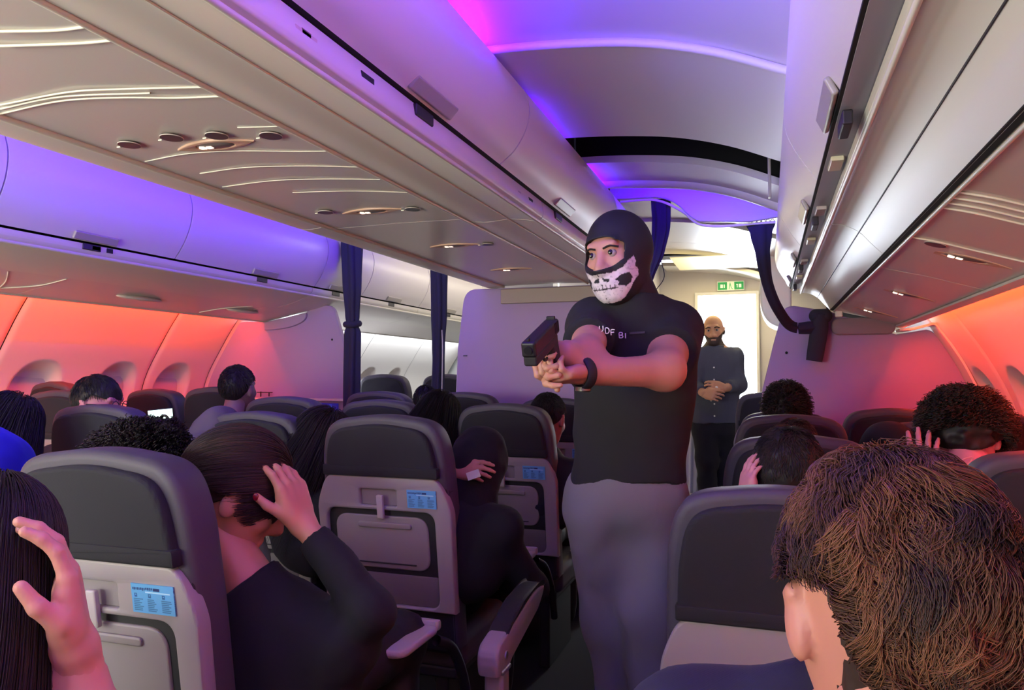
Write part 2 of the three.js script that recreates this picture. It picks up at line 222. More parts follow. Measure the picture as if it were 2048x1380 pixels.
{ // fasciae below the doors and undersides with the service panels
  const cz = [ZB, -2.42, ZP - .02];
  const c = thing('bin_fascia', 'long centre bin fascia with a bright lip, stickers and small black socket', 'bin fascia');
  const prof = smoothPts([[-1.105, 1.972], [-1.03, 1.966], [-.945, 1.972], [-.88, 1.965], [-.835, 1.958], [-.812, 1.966], [-.806, 1.985], [-.812, 2.03]], 5);
  mesh('lip_panel', slab(prof, .015, ZB, -2.70), M.trim, c); mesh('lip_panel', slab(prof, .015, -2.706, ZP - .02), M.trim, c);
  mesh('seam', tube([[-.946, 1.9705, ZB], [-.946, 1.9705, -2], [-.946, 1.9705, ZP]], .0025, 8, 6), M.ridge, c);
  mesh('lip', tube([[-.828, 1.9575, ZB], [-.828, 1.9575, -2], [-.828, 1.9575, ZP]], .008, 8, 8), M.trim, c);
  mesh('gap', slab([[-.835, 2.026], [-.80, 2.036]], .004, ZB, ZP), M.gap, c);
  const st = (name, px, w, h, mat) => { const m = mesh(name, box(.003, h, w, 0, 0, 0, .001, 1), mat, c); m.position.set(-.808, px[0], px[1]); };
  st('sticker', [1.993, -1.16], .07, .022, S(0xcbb6a6, .5)); st('sticker_print', [2.0, -1.16], .03, .012, S(0x6a5a58, .6)); st('socket', [1.998, -1.385], .055, .024, M.dark); st('socket', [2.0, -2.55], .05, .014, M.dark); st('button', [1.995, -2.42], .035, .014, S(0xa29a94, .4));
  const left = thing('bin_fascia', 'left window-side bin fascia with lavender-lit rounded lip and small dark sensor', 'bin fascia');
  const pl = smoothPts([[-3.28, 1.846], [-3.16, 1.872], [-3.06, 1.905], [-3.015, 1.925], [-2.995, 1.945], [-2.99, 1.975]], 5);
  mesh('lip_panel', slab(pl, .014, ZB, -4.40), M.trim, left); mesh('lip_panel', slab(pl, .014, -4.406, -6.05), M.trim, left); mesh('lip_panel', slab(pl, .014, -6.056, ZF), M.trim, left);
  mesh('lip', tube([[-3.01, 1.924, ZB], [-3.01, 1.924, -2], [-3.01, 1.924, ZF]], .009, 8, 8), M.trim, left);
  { const m = mesh('sensor', box(.004, .022, .035, -2.99, 1.962, -2.72, .001, 1), M.dark, left); mesh('sensor_cover', box(.004, .02, .05, -2.989, 1.962, -2.645, .001, 1), M.pale, left); }
  const right = thing('bin_fascia', 'right bin fascia with bright lip and a dark channel of small fittings', 'bin fascia');
  const pr = smoothPts([[.36, 1.748], [.325, 1.785], [.286, 1.828], [.24, 1.853], [.205, 1.858], [.190, 1.866], [.188, 1.882]], 5);
  mesh('lip_panel', slab(pr, -.014, ZB, -2.62), M.trim, right); mesh('lip_panel', slab(pr, -.014, -2.626, ZP), M.trim, right);
  mesh('seam', tube([[.287, 1.8265, ZB], [.287, 1.8265, -2], [.287, 1.8265, ZP]], .002, 8, 6), M.slot, right);
  mesh('lip', tube([[.196, 1.858, ZB], [.196, 1.858, -2], [.196, 1.858, ZP]], .006, 8, 8), M.ridge, right);
  mesh('channel', slab([[.142, 1.884], [.190, 1.884]], .01, ZB, ZP), S(0x9a95a0, .5), right);
  for (let k = 0; k < 5; k++) mesh('fitting', box(.03, .012, .1, .165, 1.879, -1.95 - k * .55, .003, 1), k % 2 ? M.pale : S(0xd0c9ae, .4), right);
  mesh('channel_gap', slab([[.134, 1.884], [.146, 1.886]], .004, ZB, ZP), M.gap, right);

  const cp = thing('service_panel', 'centre overhead service panel with raised wavy ridges, beige', 'service panel');
  mesh('panel', slab([[-1.70, 1.974], [-1.40, 1.978], [-1.11, 1.974]], .012, ZB, -2.655), M.psu, cp); mesh('panel', slab([[-1.70, 1.974], [-1.40, 1.978], [-1.11, 1.974]], .012, -2.66, ZP), M.psu, cp);
  mesh('edge_ridge', tube([[-1.112, 1.970, ZB], [-1.112, 1.970, -2], [-1.112, 1.970, ZP]], .007, 8, 8), M.ridge, cp);
  mesh('edge_ridge', tube([[-1.70, 1.970, ZB], [-1.70, 1.970, -2], [-1.70, 1.970, ZP]], .010, 8, 8), M.ridge, cp);
  mesh('edge_gap', slab([[-1.108, 1.9735], [-1.100, 1.9735]], .004, ZB, ZP), M.gap, cp);
  const waves = [[[-1.284, 1.973, -0.925], [-1.178, 1.973, -0.956], [-1.113, 1.973, -0.962]], [[-1.341, 1.973, -0.967], [-1.180, 1.973, -1.009], [-1.116, 1.973, -1.018]], [[-1.691, 1.973, -1.224], [-1.471, 1.973, -1.210], [-1.330, 1.973, -1.240], [-1.228, 1.973, -1.278], [-1.113, 1.973, -1.306]], [[-1.659, 1.973, -1.201], [-1.462, 1.973, -1.191], [-1.257, 1.973, -1.238]], [[-1.634, 1.973, -1.183], [-1.403, 1.973, -1.178], [-1.290, 1.973, -1.203], [-1.114, 1.973, -1.252]], [[-1.678, 1.974, -1.639], [-1.499, 1.974, -1.619], [-1.367, 1.974, -1.641], [-1.201, 1.974, -1.703], [-1.115, 1.974, -1.728]], [[-1.620, 1.974, -1.792], [-1.447, 1.974, -1.783], [-1.285, 1.974, -1.822], [-1.124, 1.974, -1.889]], [[-1.667, 1.974, -1.945], [-1.455, 1.974, -1.934], [-1.311, 1.974, -1.965], [-1.137, 1.974, -2.031]], [[-1.495, 1.974, -2.081], [-1.303, 1.974, -2.126], [-1.123, 1.974, -2.209]], [[-1.231, 1.974, -1.486], [-1.176, 1.974, -1.501], [-1.119, 1.974, -1.513]]];
  waves.forEach((w, i) => mesh('wave_ridge', tube(w, i < 2 ? .0030 : i < 5 ? .0024 : .0016, 40, 6), M.ridge, cp));
  const cs = thing('panel_rail', 'beige rail along the centre panel\'s left edge above the left aisle', 'rail');
  mesh('rail', slab(smoothPts([[-1.855, 2.318], [-1.862, 2.02], [-1.85, 1.985], [-1.82, 1.968], [-1.71, 1.972]], 4), .014, ZB, -2.60), M.trim, cs); mesh('rail', slab(smoothPts([[-1.855, 2.318], [-1.862, 2.02], [-1.85, 1.985], [-1.82, 1.968], [-1.71, 1.972]], 4), .014, -2.606, ZP - .05), M.trim, cs);
  const lp = thing('service_panel', 'left window-side service panel, pinkish grey, above the orange-lit windows', 'service panel');
  const pp = [[-3.66, 1.778], [-3.62, 1.785], [-3.45, 1.815], [-3.28, 1.848]];
  mesh('panel', slab(pp, .012, ZB, -2.75), M.psu, lp); mesh('panel', slab(pp, .012, -2.755, -4.30), M.psu, lp); mesh('panel', slab(pp, .012, -4.305, ZF), M.psu, lp);
  mesh('edge_lip', slab([[-3.672, 1.80], [-3.668, 1.772], [-3.65, 1.775]], .008, ZB, ZF), M.trim, lp);
  for (const w of [[[-3.30, 1.843, -2.45], [-3.45, 1.813, -2.55], [-3.60, 1.787, -2.62]], [[-3.30, 1.843, -2.75], [-3.45, 1.813, -2.72], [-3.62, 1.783, -2.55]], [[-3.33, 1.838, -4.2], [-3.45, 1.813, -4.05], [-3.60, 1.787, -4.0]]]) mesh('wave_ridge', tube(w, .003, 20, 6), M.ridge, lp);
  for (const z of [-3.35, -4.25]) { const m = mesh('reading_light', new THREE.SphereGeometry(1, 24, 12), M.psu, lp); m.scale.set(.05, .018, .16); m.position.set(-3.45, 1.812, z); m.rotation.z = -.17; }
  const rp = thing('service_panel', 'right service panel glowing dull red with straight cross ridges', 'service panel');
  const pq = [[.36, 1.752], [.54, 1.705], [.72, 1.648]];
  mesh('panel', slab(pq, .012, ZB, -2.9), M.psu, rp); mesh('panel', slab(pq, .012, -2.905, ZP), M.psu, rp);
  mesh('edge_gap', slab([[.355, 1.749], [.372, 1.746]], .004, ZB, ZP), M.gap, rp);
  mesh('edge_ridge', tube([[.377, 1.742, ZB], [.377, 1.742, -2], [.377, 1.742, ZP]], .005, 8, 8), M.trim, rp);
  mesh('edge_lip', slab([[.70, 1.651], [.73, 1.642], [.735, 1.67]], -.010, ZB, ZP), M.trim, rp);
  for (const z of [-1.75, -1.8, -1.85, -1.9, -2.28]) mesh('wave_ridge', tube([[.378, 1.7445, z], [.45, 1.726, z - .005], [.54, 1.702, z - .03], [.70, 1.653, z - .04]], .0028, 16, 6), M.ridge, rp);
  // outboard trim between the right panel and the wall
  const fa = thing('bin_fascia', 'cream outboard fascia joining the right service panel to the partition corner', 'bin fascia');
  mesh('corner_trim', slab(smoothPts([[.70, 1.612], [.76, 1.615], [.83, 1.632], [.872, 1.64], [.90, 1.60], [1.0, 1.43], [1.10, 1.2]], 5), .012, ZP + .16, ZP), M.cream, fa);
}
// reading-light groups let into the service panels
function readingLights(label, [x, y, z], tilt, discs, group) {
  const t = thing('reading_light', label, 'reading light', [x, y, z], 0, group); t.rotation.z = tilt;
  const s = new THREE.Shape(); s.moveTo(-.125, 0); s.quadraticCurveTo(0, .078, .125, 0); s.quadraticCurveTo(0, -.078, -.125, 0);
  const h = new THREE.Path(); h.absellipse(0, 0, .062, .024, 0, Math.PI * 2); s.holes.push(h);
  const b = plate(s, .012, .003); b.rotateX(Math.PI / 2); mesh('bezel', b, S(0xc9a48c, .4), t);
  const w = new THREE.SphereGeometry(.06, 24, 10); w.scale(1, .12, .4); w.translate(0, .004, 0); mesh('lens_well', w, S(0x6a5c58, .3), t);
  for (const k of [0, 1]) mesh('lamp', box(.018, .008, .014, -.035 + k * .022, -.001, .004, .002, 1), glow(0xffd9c0, 2.2), t);
  for (const [dx, dz] of discs) { const d = new THREE.CylinderGeometry(.026, .028, .006, 28); d.translate(dx, -.001, dz); mesh('vent_disc', d, S(0x4a4342, .35), t); const r = new THREE.TorusGeometry(.027, .0016, 8, 28); r.rotateX(Math.PI / 2); r.translate(dx, -.002, dz); mesh('vent_ring', r, M.psu, t); mesh('button', box(.012, .004, .006, dx - .045, -.001, dz - .01, .001, 1), M.ridge, t); }
}
const discs4 = [[-.2, .09], [-.05, .10], [.07, .075], [.2, .03]];
readingLights('nearest reading light in the centre panel, orange lens-shaped bezel and four round vents', [-1.385, 1.972, -1.585], 0, discs4);
readingLights('second reading light along the centre panel', [-1.39, 1.972, -2.42], 0, [[-.16, .06], [.17, 0]]);
readingLights('third reading light along the centre panel', [-1.39, 1.972, -3.19], 0, [[.17, 0]]);
readingLights('farthest centre reading light, beside the masked man\'s head', [-1.39, 1.972, -4.01], 0, []);
readingLights('nearest reading light in the red-lit right panel', [.545, 1.700, -2.45], -.3, [[-.1, .12]]);
readingLights('middle reading light in the red-lit right panel', [.545, 1.700, -3.45], -.3, []);
readingLights('farthest reading light in the right panel by the partition', [.535, 1.702, -4.35], -.3, []);

// ---------------------------------------------------------------- cove lights
strip('cove_light', 'purple cove light along the centre bin top, right aisle', [-.775, 2.276, .3], [.1, 2.42, .3], 4.4, .025, [L.purple[0], L.purple[1] * 1.5], L.purpleGlow);
strip('cove_light', 'purple cove light along the right bin top, outboard of the pink one', [.085, 2.165, .3], [-.6, 2.40, .3], 4.4, .03, [L.purple[0], L.purple[1] * .45], L.purpleGlow);
strip('cove_light', 'unseen short purple cove light on the centre bin top beside the open ceiling panel', [-.785, 2.268, -2.55], [.1, 2.3, -2.55], .5, .03, [L.purple[0], L.purple[1] * .3], L.purpleGlow);  // out of view, placed for the purple glow on the panel's left
strip('cove_light', 'unseen pink cove light along the right bin top, tinting the centre bin doors', [.112, 2.168, .3], [-.75, 2.12, .3], 4.4, .03, L.pink, 1);  // out of view, pink chosen to tint the centre bin doors and fascia
strip('cove_light', 'unseen short purple cove light at the left end of the rolled ceiling edge', [-.785, 2.282, -3.34], [.1, 2.31, -3.36], .34, .03, [L.purple[0], L.purple[1] * .5], L.purpleGlow);  // out of view, placed to colour the left of the rolled panel purple
strip('cove_light', 'unseen purple cove light behind the rolled ceiling edge, shining on the curtain header', [-.33, 2.285, -3.61], [-.33, 2.25, -4.2], .72, .03, [L.purple[0], L.purple[1] * .6], L.purpleGlow).rotateZ(.21);  // out of view behind the roll, placed to colour the header purple
strip('cove_light', 'purple cove light above the left aisle, on the centre side', [-1.78, 2.325, -1.1], [-2.9, 2.28, -1.1], 6.6, .05, [L.purple[0], L.purple[1] * 1.1], L.purpleGlow);
strip('wall_wash_light', 'orange wash light above the left windows', [-3.70, 1.845, -1.2], [-3.98, 1.55, -1.2], 6.9, .03, L.orange, L.orangeGlow);
strip('wall_wash_light', 'orange wash light above the right window wall', [.752, 1.70, -1.2], [1.06, 1.40, -1.2], 6.9, .03, [L.orange[0], L.orange[1] * 1.15], L.orangeGlow);
strip('wall_wash_light', 'unseen white wash light above the forward-cabin windows, brightening the wall', [-3.70, 1.845, -7.0], [-3.98, 1.55, -7.0], 4.2, .03, L.frontWash, 2);  // out of view, placed to brighten the forward left wall
strip('panel_light', 'unseen light panel behind the camera, placed to light the service panels and seat backs', [-2.5, 1.05, 1.5], [-2.2, 1.35, -3], 2.7, 1.4, L.rear, .6);  // unseen panel behind the camera, placed to light undersides and seat backs
strip('panel_light', 'bright galley ceiling light beyond the curtain', [-.35, 2.27, -6.1], [-.35, 0, -6.1], .7, .7, L.galley, .8);
strip('doorway_light', 'daylight panel inside the forward galley doorway', [-.9, 1.3, -8.9], [-.45, 1.2, -5.5], 1.6, 2.2, L.day, 5);
strip('unseen_cabin_light', 'unseen white ceiling light in the forward cabin, brightening its bins and wall', [-2.1, 2.38, -6.6], [-4.1, 1.3, -6.6], 3.2, .12, L.forward, 3);  // out of view, placed to brighten the forward bins and wall

// ---------------------------------------------------------------- partitions, galley and doorway
function partition(name, label, pts, z, th, parts) {
  const s = new THREE.Shape(); pts.forEach((p, i) => i ? (p.length === 4 ? s.quadraticCurveTo(p[0], p[1], p[2], p[3]) : s.lineTo(p[0], p[1])) : s.moveTo(p[0], p[1]));
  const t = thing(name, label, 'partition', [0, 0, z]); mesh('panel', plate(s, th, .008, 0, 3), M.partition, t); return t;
}
{
  const pl = partition('partition', 'left window-side cabin partition, pink-purple panel with slanted top', [[-4.22, .02], [-4.24, 1.05], [-4.20, 1.28], [-4.08, 1.5], [-3.92, 1.755], [-3.89, 1.785, -3.80, 1.782], [-3.65, 1.775], [-3.45, 1.808], [-3.28, 1.838], [-3.25, 1.862], [-3.12, 1.888], [-3.05, 1.89, -3.03, 1.83], [-2.91, 1.48], [-2.84, 1.16], [-2.80, .02]], ZP, .045);
  const lg = mesh('ledge', box(1.36, .018, .05, -3.52, 1.185, .025, .005), M.cream, pl);
  mesh('screen_frame', box(.34, .26, .02, -3.10, 1.06, .012, .006), M.shell, pl); mesh('thin_dark_marks', [box(.14, .006, .008, -3.62, 1.235, .03, .001, 1), box(.006, .03, .008, -3.58, 1.22, .03, .001, 1), box(.006, .04, .008, -3.655, 1.222, .03, .001, 1)], M.dark, pl);  // ledge, screen frame and thin dark lines on the partition face
  mesh('rivet', new THREE.SphereGeometry(.008, 10, 8).translate(-3.05, 1.63, .002), M.dark, pl); { const q = new THREE.Shape(); q.moveTo(-3.64, 1.77); q.lineTo(-3.27, 1.835); q.bezierCurveTo(-3.24, 1.76, -3.4, 1.71, -3.64, 1.71); mesh('fairing', plate(q, .03, .008, .022), M.partition, pl); }
  mesh('light_slot', box(.07, .13, .012, -2.885, 1.1, .012, .003), S(0xf5edcf, .5), pl);
  const sc = tag(mesh('wall_screen', box(.25, .2, .012, 0, 0, 0, .004), glow(0x14148c, .55)), 'small wall screen showing blue stripes, under the left partition', 'screen'); sc.position.set(-3.10, 1.06, ZP + .03);
  for (let k = 0; k < 3; k++) mesh('stripe', box(.022, .18, .003, -.06 + k * .062, 0, .007, .001, 1), glow(0x3a4ad8, .6), sc);
  const pc = partition('partition', 'central cabin partition, plain purple panel behind the masked man', [[-2.06, .02], [-2.055, 1.2], [-2.04, 1.55], [-2.0, 1.87], [-1.985, 1.965, -1.90, 1.962], [-1.0, 1.958], [-.90, 1.955, -.89, 1.85], [-.86, 1.2], [-.86, .02]], ZP, .045);
  mesh('header_strip', box(.94, .10, .03, -1.24, 1.90, .02, .006), S(0x9a8a84, .5), pc); mesh('hook', box(.03, .006, .006, -1.98, 1.50, .006, .002, 1), M.dark, pc);
  const pr = partition('partition', 'right window-side cabin partition, panel lit purple to red', [[-.07, .02], [-.06, 1.0], [-.03, 1.28], [.035, 1.55], [.085, 1.73], [.10, 1.785, .16, 1.782], [.35, 1.745], [.705, 1.60], [.86, 1.625], [.90, 1.62, .93, 1.56], [1.01, 1.42], [1.12, 1.17], [1.16, .9], [1.16, .02]], ZP, .045);
  mesh('corner_fairing', plate(rrect(.36, 1.60, .70, 1.70, .05), .03, .008, .025), S(0x86727c, .55), pr); mesh('bracket', [box(.09, .004, .006, .62, 1.105, .004, .001, 1), box(.004, .09, .006, .575, 1.05, .004, .001, 1), box(.03, .004, .006, .56, .98, .004, .001, 1), box(.004, .1, .006, .535, 1.0, .004, .001, 1)], M.dark, pr); mesh('placard', box(.06, .03, .004, .31, 1.075, .003, .001, 1), S(0x5a4a9a, .6), pr);
  mesh('rivet', new THREE.SphereGeometry(.008, 10, 8).translate(.11, 1.50, .002), M.dark, pr);
  mesh('hinge', box(.04, .05, .04, .40, 1.73, .03, .008), M.white, pr);
  // header over the right aisle
  const hp = [[-0.770, 2.321, -3.950], [-0.555, 2.315, -3.950], [-0.463, 2.294, -3.950], [-0.419, 2.248, -3.950], [-0.368, 2.184, -3.950], [-0.323, 2.167, -3.950], [-0.074, 2.150, -3.950], [0.071, 2.168, -3.950]];
  const hs = new THREE.Shape(); hs.moveTo(-.80, hp[0][1]); hs.lineTo(hp[1][0], hp[1][1]); hs.quadraticCurveTo(hp[2][0] - .01, hp[2][1] + .01, hp[3][0], hp[3][1]); hs.quadraticCurveTo(hp[4][0], hp[4][1], hp[5][0], hp[5][1]); hs.lineTo(hp[6][0], hp[6][1]); hs.lineTo(.09, hp[7][1]); hs.lineTo(.09, 2.5); hs.lineTo(-.80, 2.5);
  const hd = thing('curtain_header', 'purple-lit ceiling header panel with a stepped lower edge over the aisle', 'header panel', [0, 0, -3.95]); mesh('panel', plate(hs, .03, .006, 0), M.ceil, hd);
  mesh('curtain_rail', tube([[-.75, hp[0][1] - .008, -.04], [hp[1][0], hp[1][1] - .008, -.04], [hp[3][0], hp[3][1] - .01, -.04], [hp[5][0], hp[5][1] - .008, -.04], [.05, hp[6][1] - .004, -.04]], .007, 30, 8), M.white, hd);
  // galley ceiling, side walls and doorway
  const gc = structGroup('trim_2');
  const ga = (z, dy, sp) => smoothPts([[.16, 2.10 + dy], [.05, 2.13 + dy], [-.15, 2.20 + dy], [-.35, 2.245 + dy], [-.6, 2.275 + dy], [-.86, 2.29 + dy]], 5).reverse();
  mesh('ceiling_panel', slab(ga(0, .06), .03, -3.99, -4.6), M.cream, gc); mesh('ceiling_panel', slab(ga(0, .04), .03, -4.606, -5.35), M.cream, gc); mesh('ceiling_panel', slab(ga(0, .04), .03, -5.354, -5.9), M.cream, gc); mesh('ceiling_panel', slab(ga(0, .03), .03, -6.5, -6.95), M.cream, gc);
  const wf = structGroup('door_1');
  const ws = new THREE.Shape(); ws.moveTo(-1.9, 0); ws.lineTo(-.585, 0); ws.lineTo(-.585, 2.10); ws.lineTo(-.09, 2.08); ws.lineTo(-.09, 0); ws.lineTo(.6, 0); ws.lineTo(.6, 2.2); ws.quadraticCurveTo(-.3, 2.42, -1.9, 2.42);
  const wm = mesh('door_surround', plate(ws, .12, .01, 0), M.cream, wf); wm.position.z = -6.9;
  const dj = mesh('door_frame', [box(.03, 2.1, .05, -.60, 1.05, -6.88, .008), box(.03, 2.1, .05, -.075, 1.05, -6.88, .008), box(.56, .03, .05, -.337, 2.10, -6.88, .008)], M.white, wf);
  const gw = structGroup('wall_galley'); mesh('galley_wall', box(.05, 2.4, 2.0, -.95, 1.2, -5.85, .01), M.cream, gw); mesh('galley_wall', box(.05, 2.4, 2.3, -1.95, 1.2, -8.1, .01), M.white, gw);
  mesh('galley_wall', box(2.5, 2.4, .05, -.75, 1.2, -9.2, .01), M.white, gw);
  mesh('galley_wall', box(.05, 2.4, 2.4, .5, 1.2, -8.1, .01), M.white, gw); mesh('galley_ceiling', box(2.6, .04, 2.3, -.75, 2.46, -8.1, .004), M.white, gw);
  // curved end of the forward bins by the doorway
  const be = thing('bin_end_fairing', 'white rounded end fairing hanging at the right of the bright doorway', 'fairing', [0, 0, -5.3]);
  const fs = new THREE.Shape(); fs.moveTo(.16, 2.2); fs.lineTo(-.01, 2.18); fs.bezierCurveTo(-.06, 1.95, -.06, 1.80, .02, 1.72); fs.quadraticCurveTo(.08, 1.68, .16, 1.68); mesh('fairing', plate(fs, .5, .02, 0), M.white, be);
  // things in the doorway
  const po = tag(mesh('picture', box(.11, .075, .012, 0, 0, 0, .004), S(0x7c5a48, .6)), 'small brown picture on the bright wall above the bald man', 'picture'); po.position.set(-.62, 1.96, -9.15); mesh('print', box(.09, .055, .004, 0, 0, .008, .001, 1), S(0xa07a62, .7), po);
  const ju = thing('round_vent', 'round grey vent on the bright wall beside the bald man\'s head', 'vent', [-.46, 1.72, -9.15]); mesh('vent', new THREE.CylinderGeometry(.12, .12, .03, 32).rotateX(Math.PI / 2), S(0xbfc0a8, .6), ju); mesh('rim', new THREE.TorusGeometry(.12, .012, 10, 36).translate(0, 0, .012), M.pale, ju);
  const es = thing('exit_sign', 'green and white pictogram exit sign above the doorway', 'exit sign', [-.30, 2.165, -6.86]);
  const cv = document.createElement('canvas'); cv.width = 256; cv.height = 96; const cx = cv.getContext('2d'); cx.fillStyle = '#e9f0c8'; cx.fillRect(0, 0, 256, 96); cx.fillStyle = '#1f9a4c'; cx.fillRect(0, 4, 92, 88); cx.fillRect(164, 4, 92, 88);
  cx.fillStyle = '#eaf6d8'; cx.fillRect(24, 30, 26, 40); cx.fillRect(58, 30, 12, 40); cx.fillRect(208, 30, 26, 40); cx.fillRect(184, 30, 16, 12); cx.fillRect(190, 42, 8, 28); cx.strokeStyle = '#39a860'; cx.lineWidth = 7; cx.beginPath(); cx.moveTo(112, 88); cx.lineTo(122, 20); cx.lineTo(134, 70); cx.lineTo(148, 88); cx.stroke();
  const tx = new THREE.CanvasTexture(cv); tx.colorSpace = THREE.SRGBColorSpace; const sg = new THREE.BoxGeometry(.22, .075, .012); mesh('sign_face', sg, new THREE.MeshStandardMaterial({ map: tx, emissiveMap: tx, emissive: 0xffffff, emissiveIntensity: .35, roughness: .5 }), es);
  mesh('sign_rim', box(.235, .088, .008, 0, 0, -.006, .003), M.white, es);
}

// ---------------------------------------------------------------- curtains
function curtainGeo(path, folds, amp, seg = 40, phase = 0) {      // path: [x, y, z, halfWidth, halfDepth]
  const cw = new THREE.CatmullRomCurve3(path.map(p => V(p[0], p[1], p[2])), false, 'centripetal'), n = 96, P = [], I = [], U = [];
  const lerp = t => { const k = Math.min(path.length - 1.0001, t * (path.length - 1)), i = Math.floor(k), f = k - i, s = f * f * (3 - 2 * f); return [path[i][3] + (path[i + 1][3] - path[i][3]) * s, path[i][4] + (path[i + 1][4] - path[i][4]) * s]; };
  for (let a = 0; a <= seg; a++) { const t = a / seg, c = cw.getPoint(t), tg = cw.getTangent(t), [w, d] = lerp(t); const sx = V(-tg.y, tg.x, 0).normalize(); if (sx.x < 0) sx.negate(); const sz = V(0, 0, 1);
    for (let b = 0; b < n; b++) { const p = b / n * Math.PI * 2, m = 1 + amp * Math.sin(p * folds + phase + 1.5 * Math.sin(t * 3)); const x = Math.cos(p) * w * m, z = Math.sin(p) * d * m; P.push(c.x + sx.x * x, c.y + sx.y * x, c.z + z); U.push(b / n * w * 6, t * 2); } }
  for (let a = 0; a < seg; a++) for (let b = 0; b < n; b++) { const p = a * n + b, q = a * n + (b + 1) % n; I.push(p, p + n, q, q, p + n, q + n); }
  for (const r of [0, seg]) { const c = P.length / 3, b0 = r * n; let x = 0, y = 0, z = 0; for (let b = 0; b < n; b++) { x += P[(b0 + b) * 3]; y += P[(b0 + b) * 3 + 1]; z += P[(b0 + b) * 3 + 2]; } P.push(x / n, y / n, z / n); U.push(0, 0); for (let b = 0; b < n; b++) r ? I.push(c, b0 + (b + 1) % n, b0 + b) : I.push(c, b0 + b, b0 + (b + 1) % n); }
  const g = new THREE.BufferGeometry(); g.setAttribute('position', new THREE.Float32BufferAttribute(P, 3)); g.setAttribute('uv', new THREE.Float32BufferAttribute(U, 2)); g.setIndex(I); g.computeVertexNormals(); return g;
}
{
  const z = ZP - .12;
  const c1 = thing('curtain', 'dark blue curtain tied back beside the left partition', 'curtain');
  mesh('cloth', curtainGeo([[...[-2.786, 2.328, -4.580], .075, .06], [...[-2.783, 2.042, -4.580], .07, .05], [...[-2.777, 1.792, -4.580], .05, .045], [...[-2.776, 1.721, -4.580], .042, .04], [...[-2.775, 1.650, -4.580], .06, .05], [...[-2.776, 1.332, -4.580], .06, .05], [...[-2.767, 0.491, -4.580], .06, .05]], 6, .16), M.curtain, c1);
  const tb = mesh('tie_band', new THREE.TorusGeometry(.05, .018, 10, 28), M.curtain, c1); tb.rotation.x = Math.PI / 2 + .15; tb.scale.z = 1.2; tb.position.set(...[-2.776, 1.728, -4.580]);
  const c2 = thing('curtain', 'dark blue curtain hanging straight just left of the central partition', 'curtain');
  mesh('cloth', curtainGeo([[...[-2.253, 2.150, -4.900], .062, .05], [...[-2.252, 1.840, -4.900], .058, .05], [...[-2.255, 1.585, -4.900], .045, .045], [...[-2.254, 1.476, -4.900], .042, .045], [...[-2.257, 1.259, -4.900], .045, .05], [...[-2.254, 0.611, -4.900], .05, .05]], 6, .16, 60), M.curtain, c2);
  mesh('tie_cord', tube([[-2.196, 1.689, -4.830], [-2.191, 1.581, -4.830], [-2.194, 1.225, -4.830]], .004, 12, 6), M.pale, c2);
  const c3 = thing('curtain', 'blue curtain gathered behind the masked man\'s head', 'curtain');
  mesh('cloth', curtainGeo([[...[-0.534, 2.315, -4.030], .048, .035], [...[-0.535, 2.179, -4.030], .045, .03], [...[-0.555, 2.043, -4.030], .036, .028], [...[-0.591, 1.908, -4.030], .018, .025], [...[-0.613, 1.841, -4.030], .012, .02]], 7, .13), M.curtain, c3);
  mesh('tie_cord', tube([[-0.537, 1.988, -4.030], [-0.521, 1.892, -4.030], [-0.565, 1.826, -4.030], [-0.603, 1.773, -4.030]], .0025, 16, 6), M.dark, c3);
  const c4 = thing('curtain', 'dark blue curtain swept sideways and tied to the right partition', 'curtain');
  mesh('cloth', curtainGeo([[...[-0.023, 2.153, -4.020], .068, .03], [...[-0.022, 2.092, -4.030], .05, .03], [...[-0.016, 1.995, -4.080], .034, .028], [...[0.007, 1.855, -4.250], .028, .028], [...[0.061, 1.730, -4.400], .028, .028], [...[0.150, 1.643, -4.620], .030, .028], [...[0.240, 1.645, -4.680], .035, .028], [...[0.274, 1.646, -4.700], .035, .028]], 5, .12, 70), M.curtain, c4);
  for (let k = 0; k < 6; k++) { const r = mesh('curtain_ring', new THREE.TorusGeometry(.009, .0025, 8, 16), M.white, c4); const p = [[-0.075, 2.164, -4.020], [0.035, 2.159, -4.020]]; r.position.set(p[0][0] + (p[1][0] - p[0][0]) * k / 5, p[0][1] + (p[1][1] - p[0][1]) * k / 5, -4.02); }
  const st = thing('curtain_strap', 'dark padded strap folded over the right partition\'s top edge', 'strap');
  mesh('strap', curtainGeo([[...[0.299, 1.724, -4.690], .042, .035], [...[0.290, 1.630, -4.690], .048, .03], [...[0.271, 1.513, -4.690], .046, .028], [...[0.260, 1.448, -4.690], .044, .025]], 2, .04), M.strap, st);
  mesh('strap_roll', new THREE.CapsuleGeometry(.042, .045, 8, 18).rotateZ(Math.PI / 2).translate(...[0.300, 1.713, -4.700]), M.strap, st);
  const wc = thing('curtain', 'pale silvery galley curtain hanging right beside the masked man', 'curtain');
  mesh('cloth', curtainGeo([[...[-0.553, 1.562, -5.900], .05, .03], [...[-0.557, 1.174, -5.900], .055, .04], [...[-0.564, 0.460, -5.900], .055, .04]], 8, .16), S(0xdad9dc, .6), wc);
}

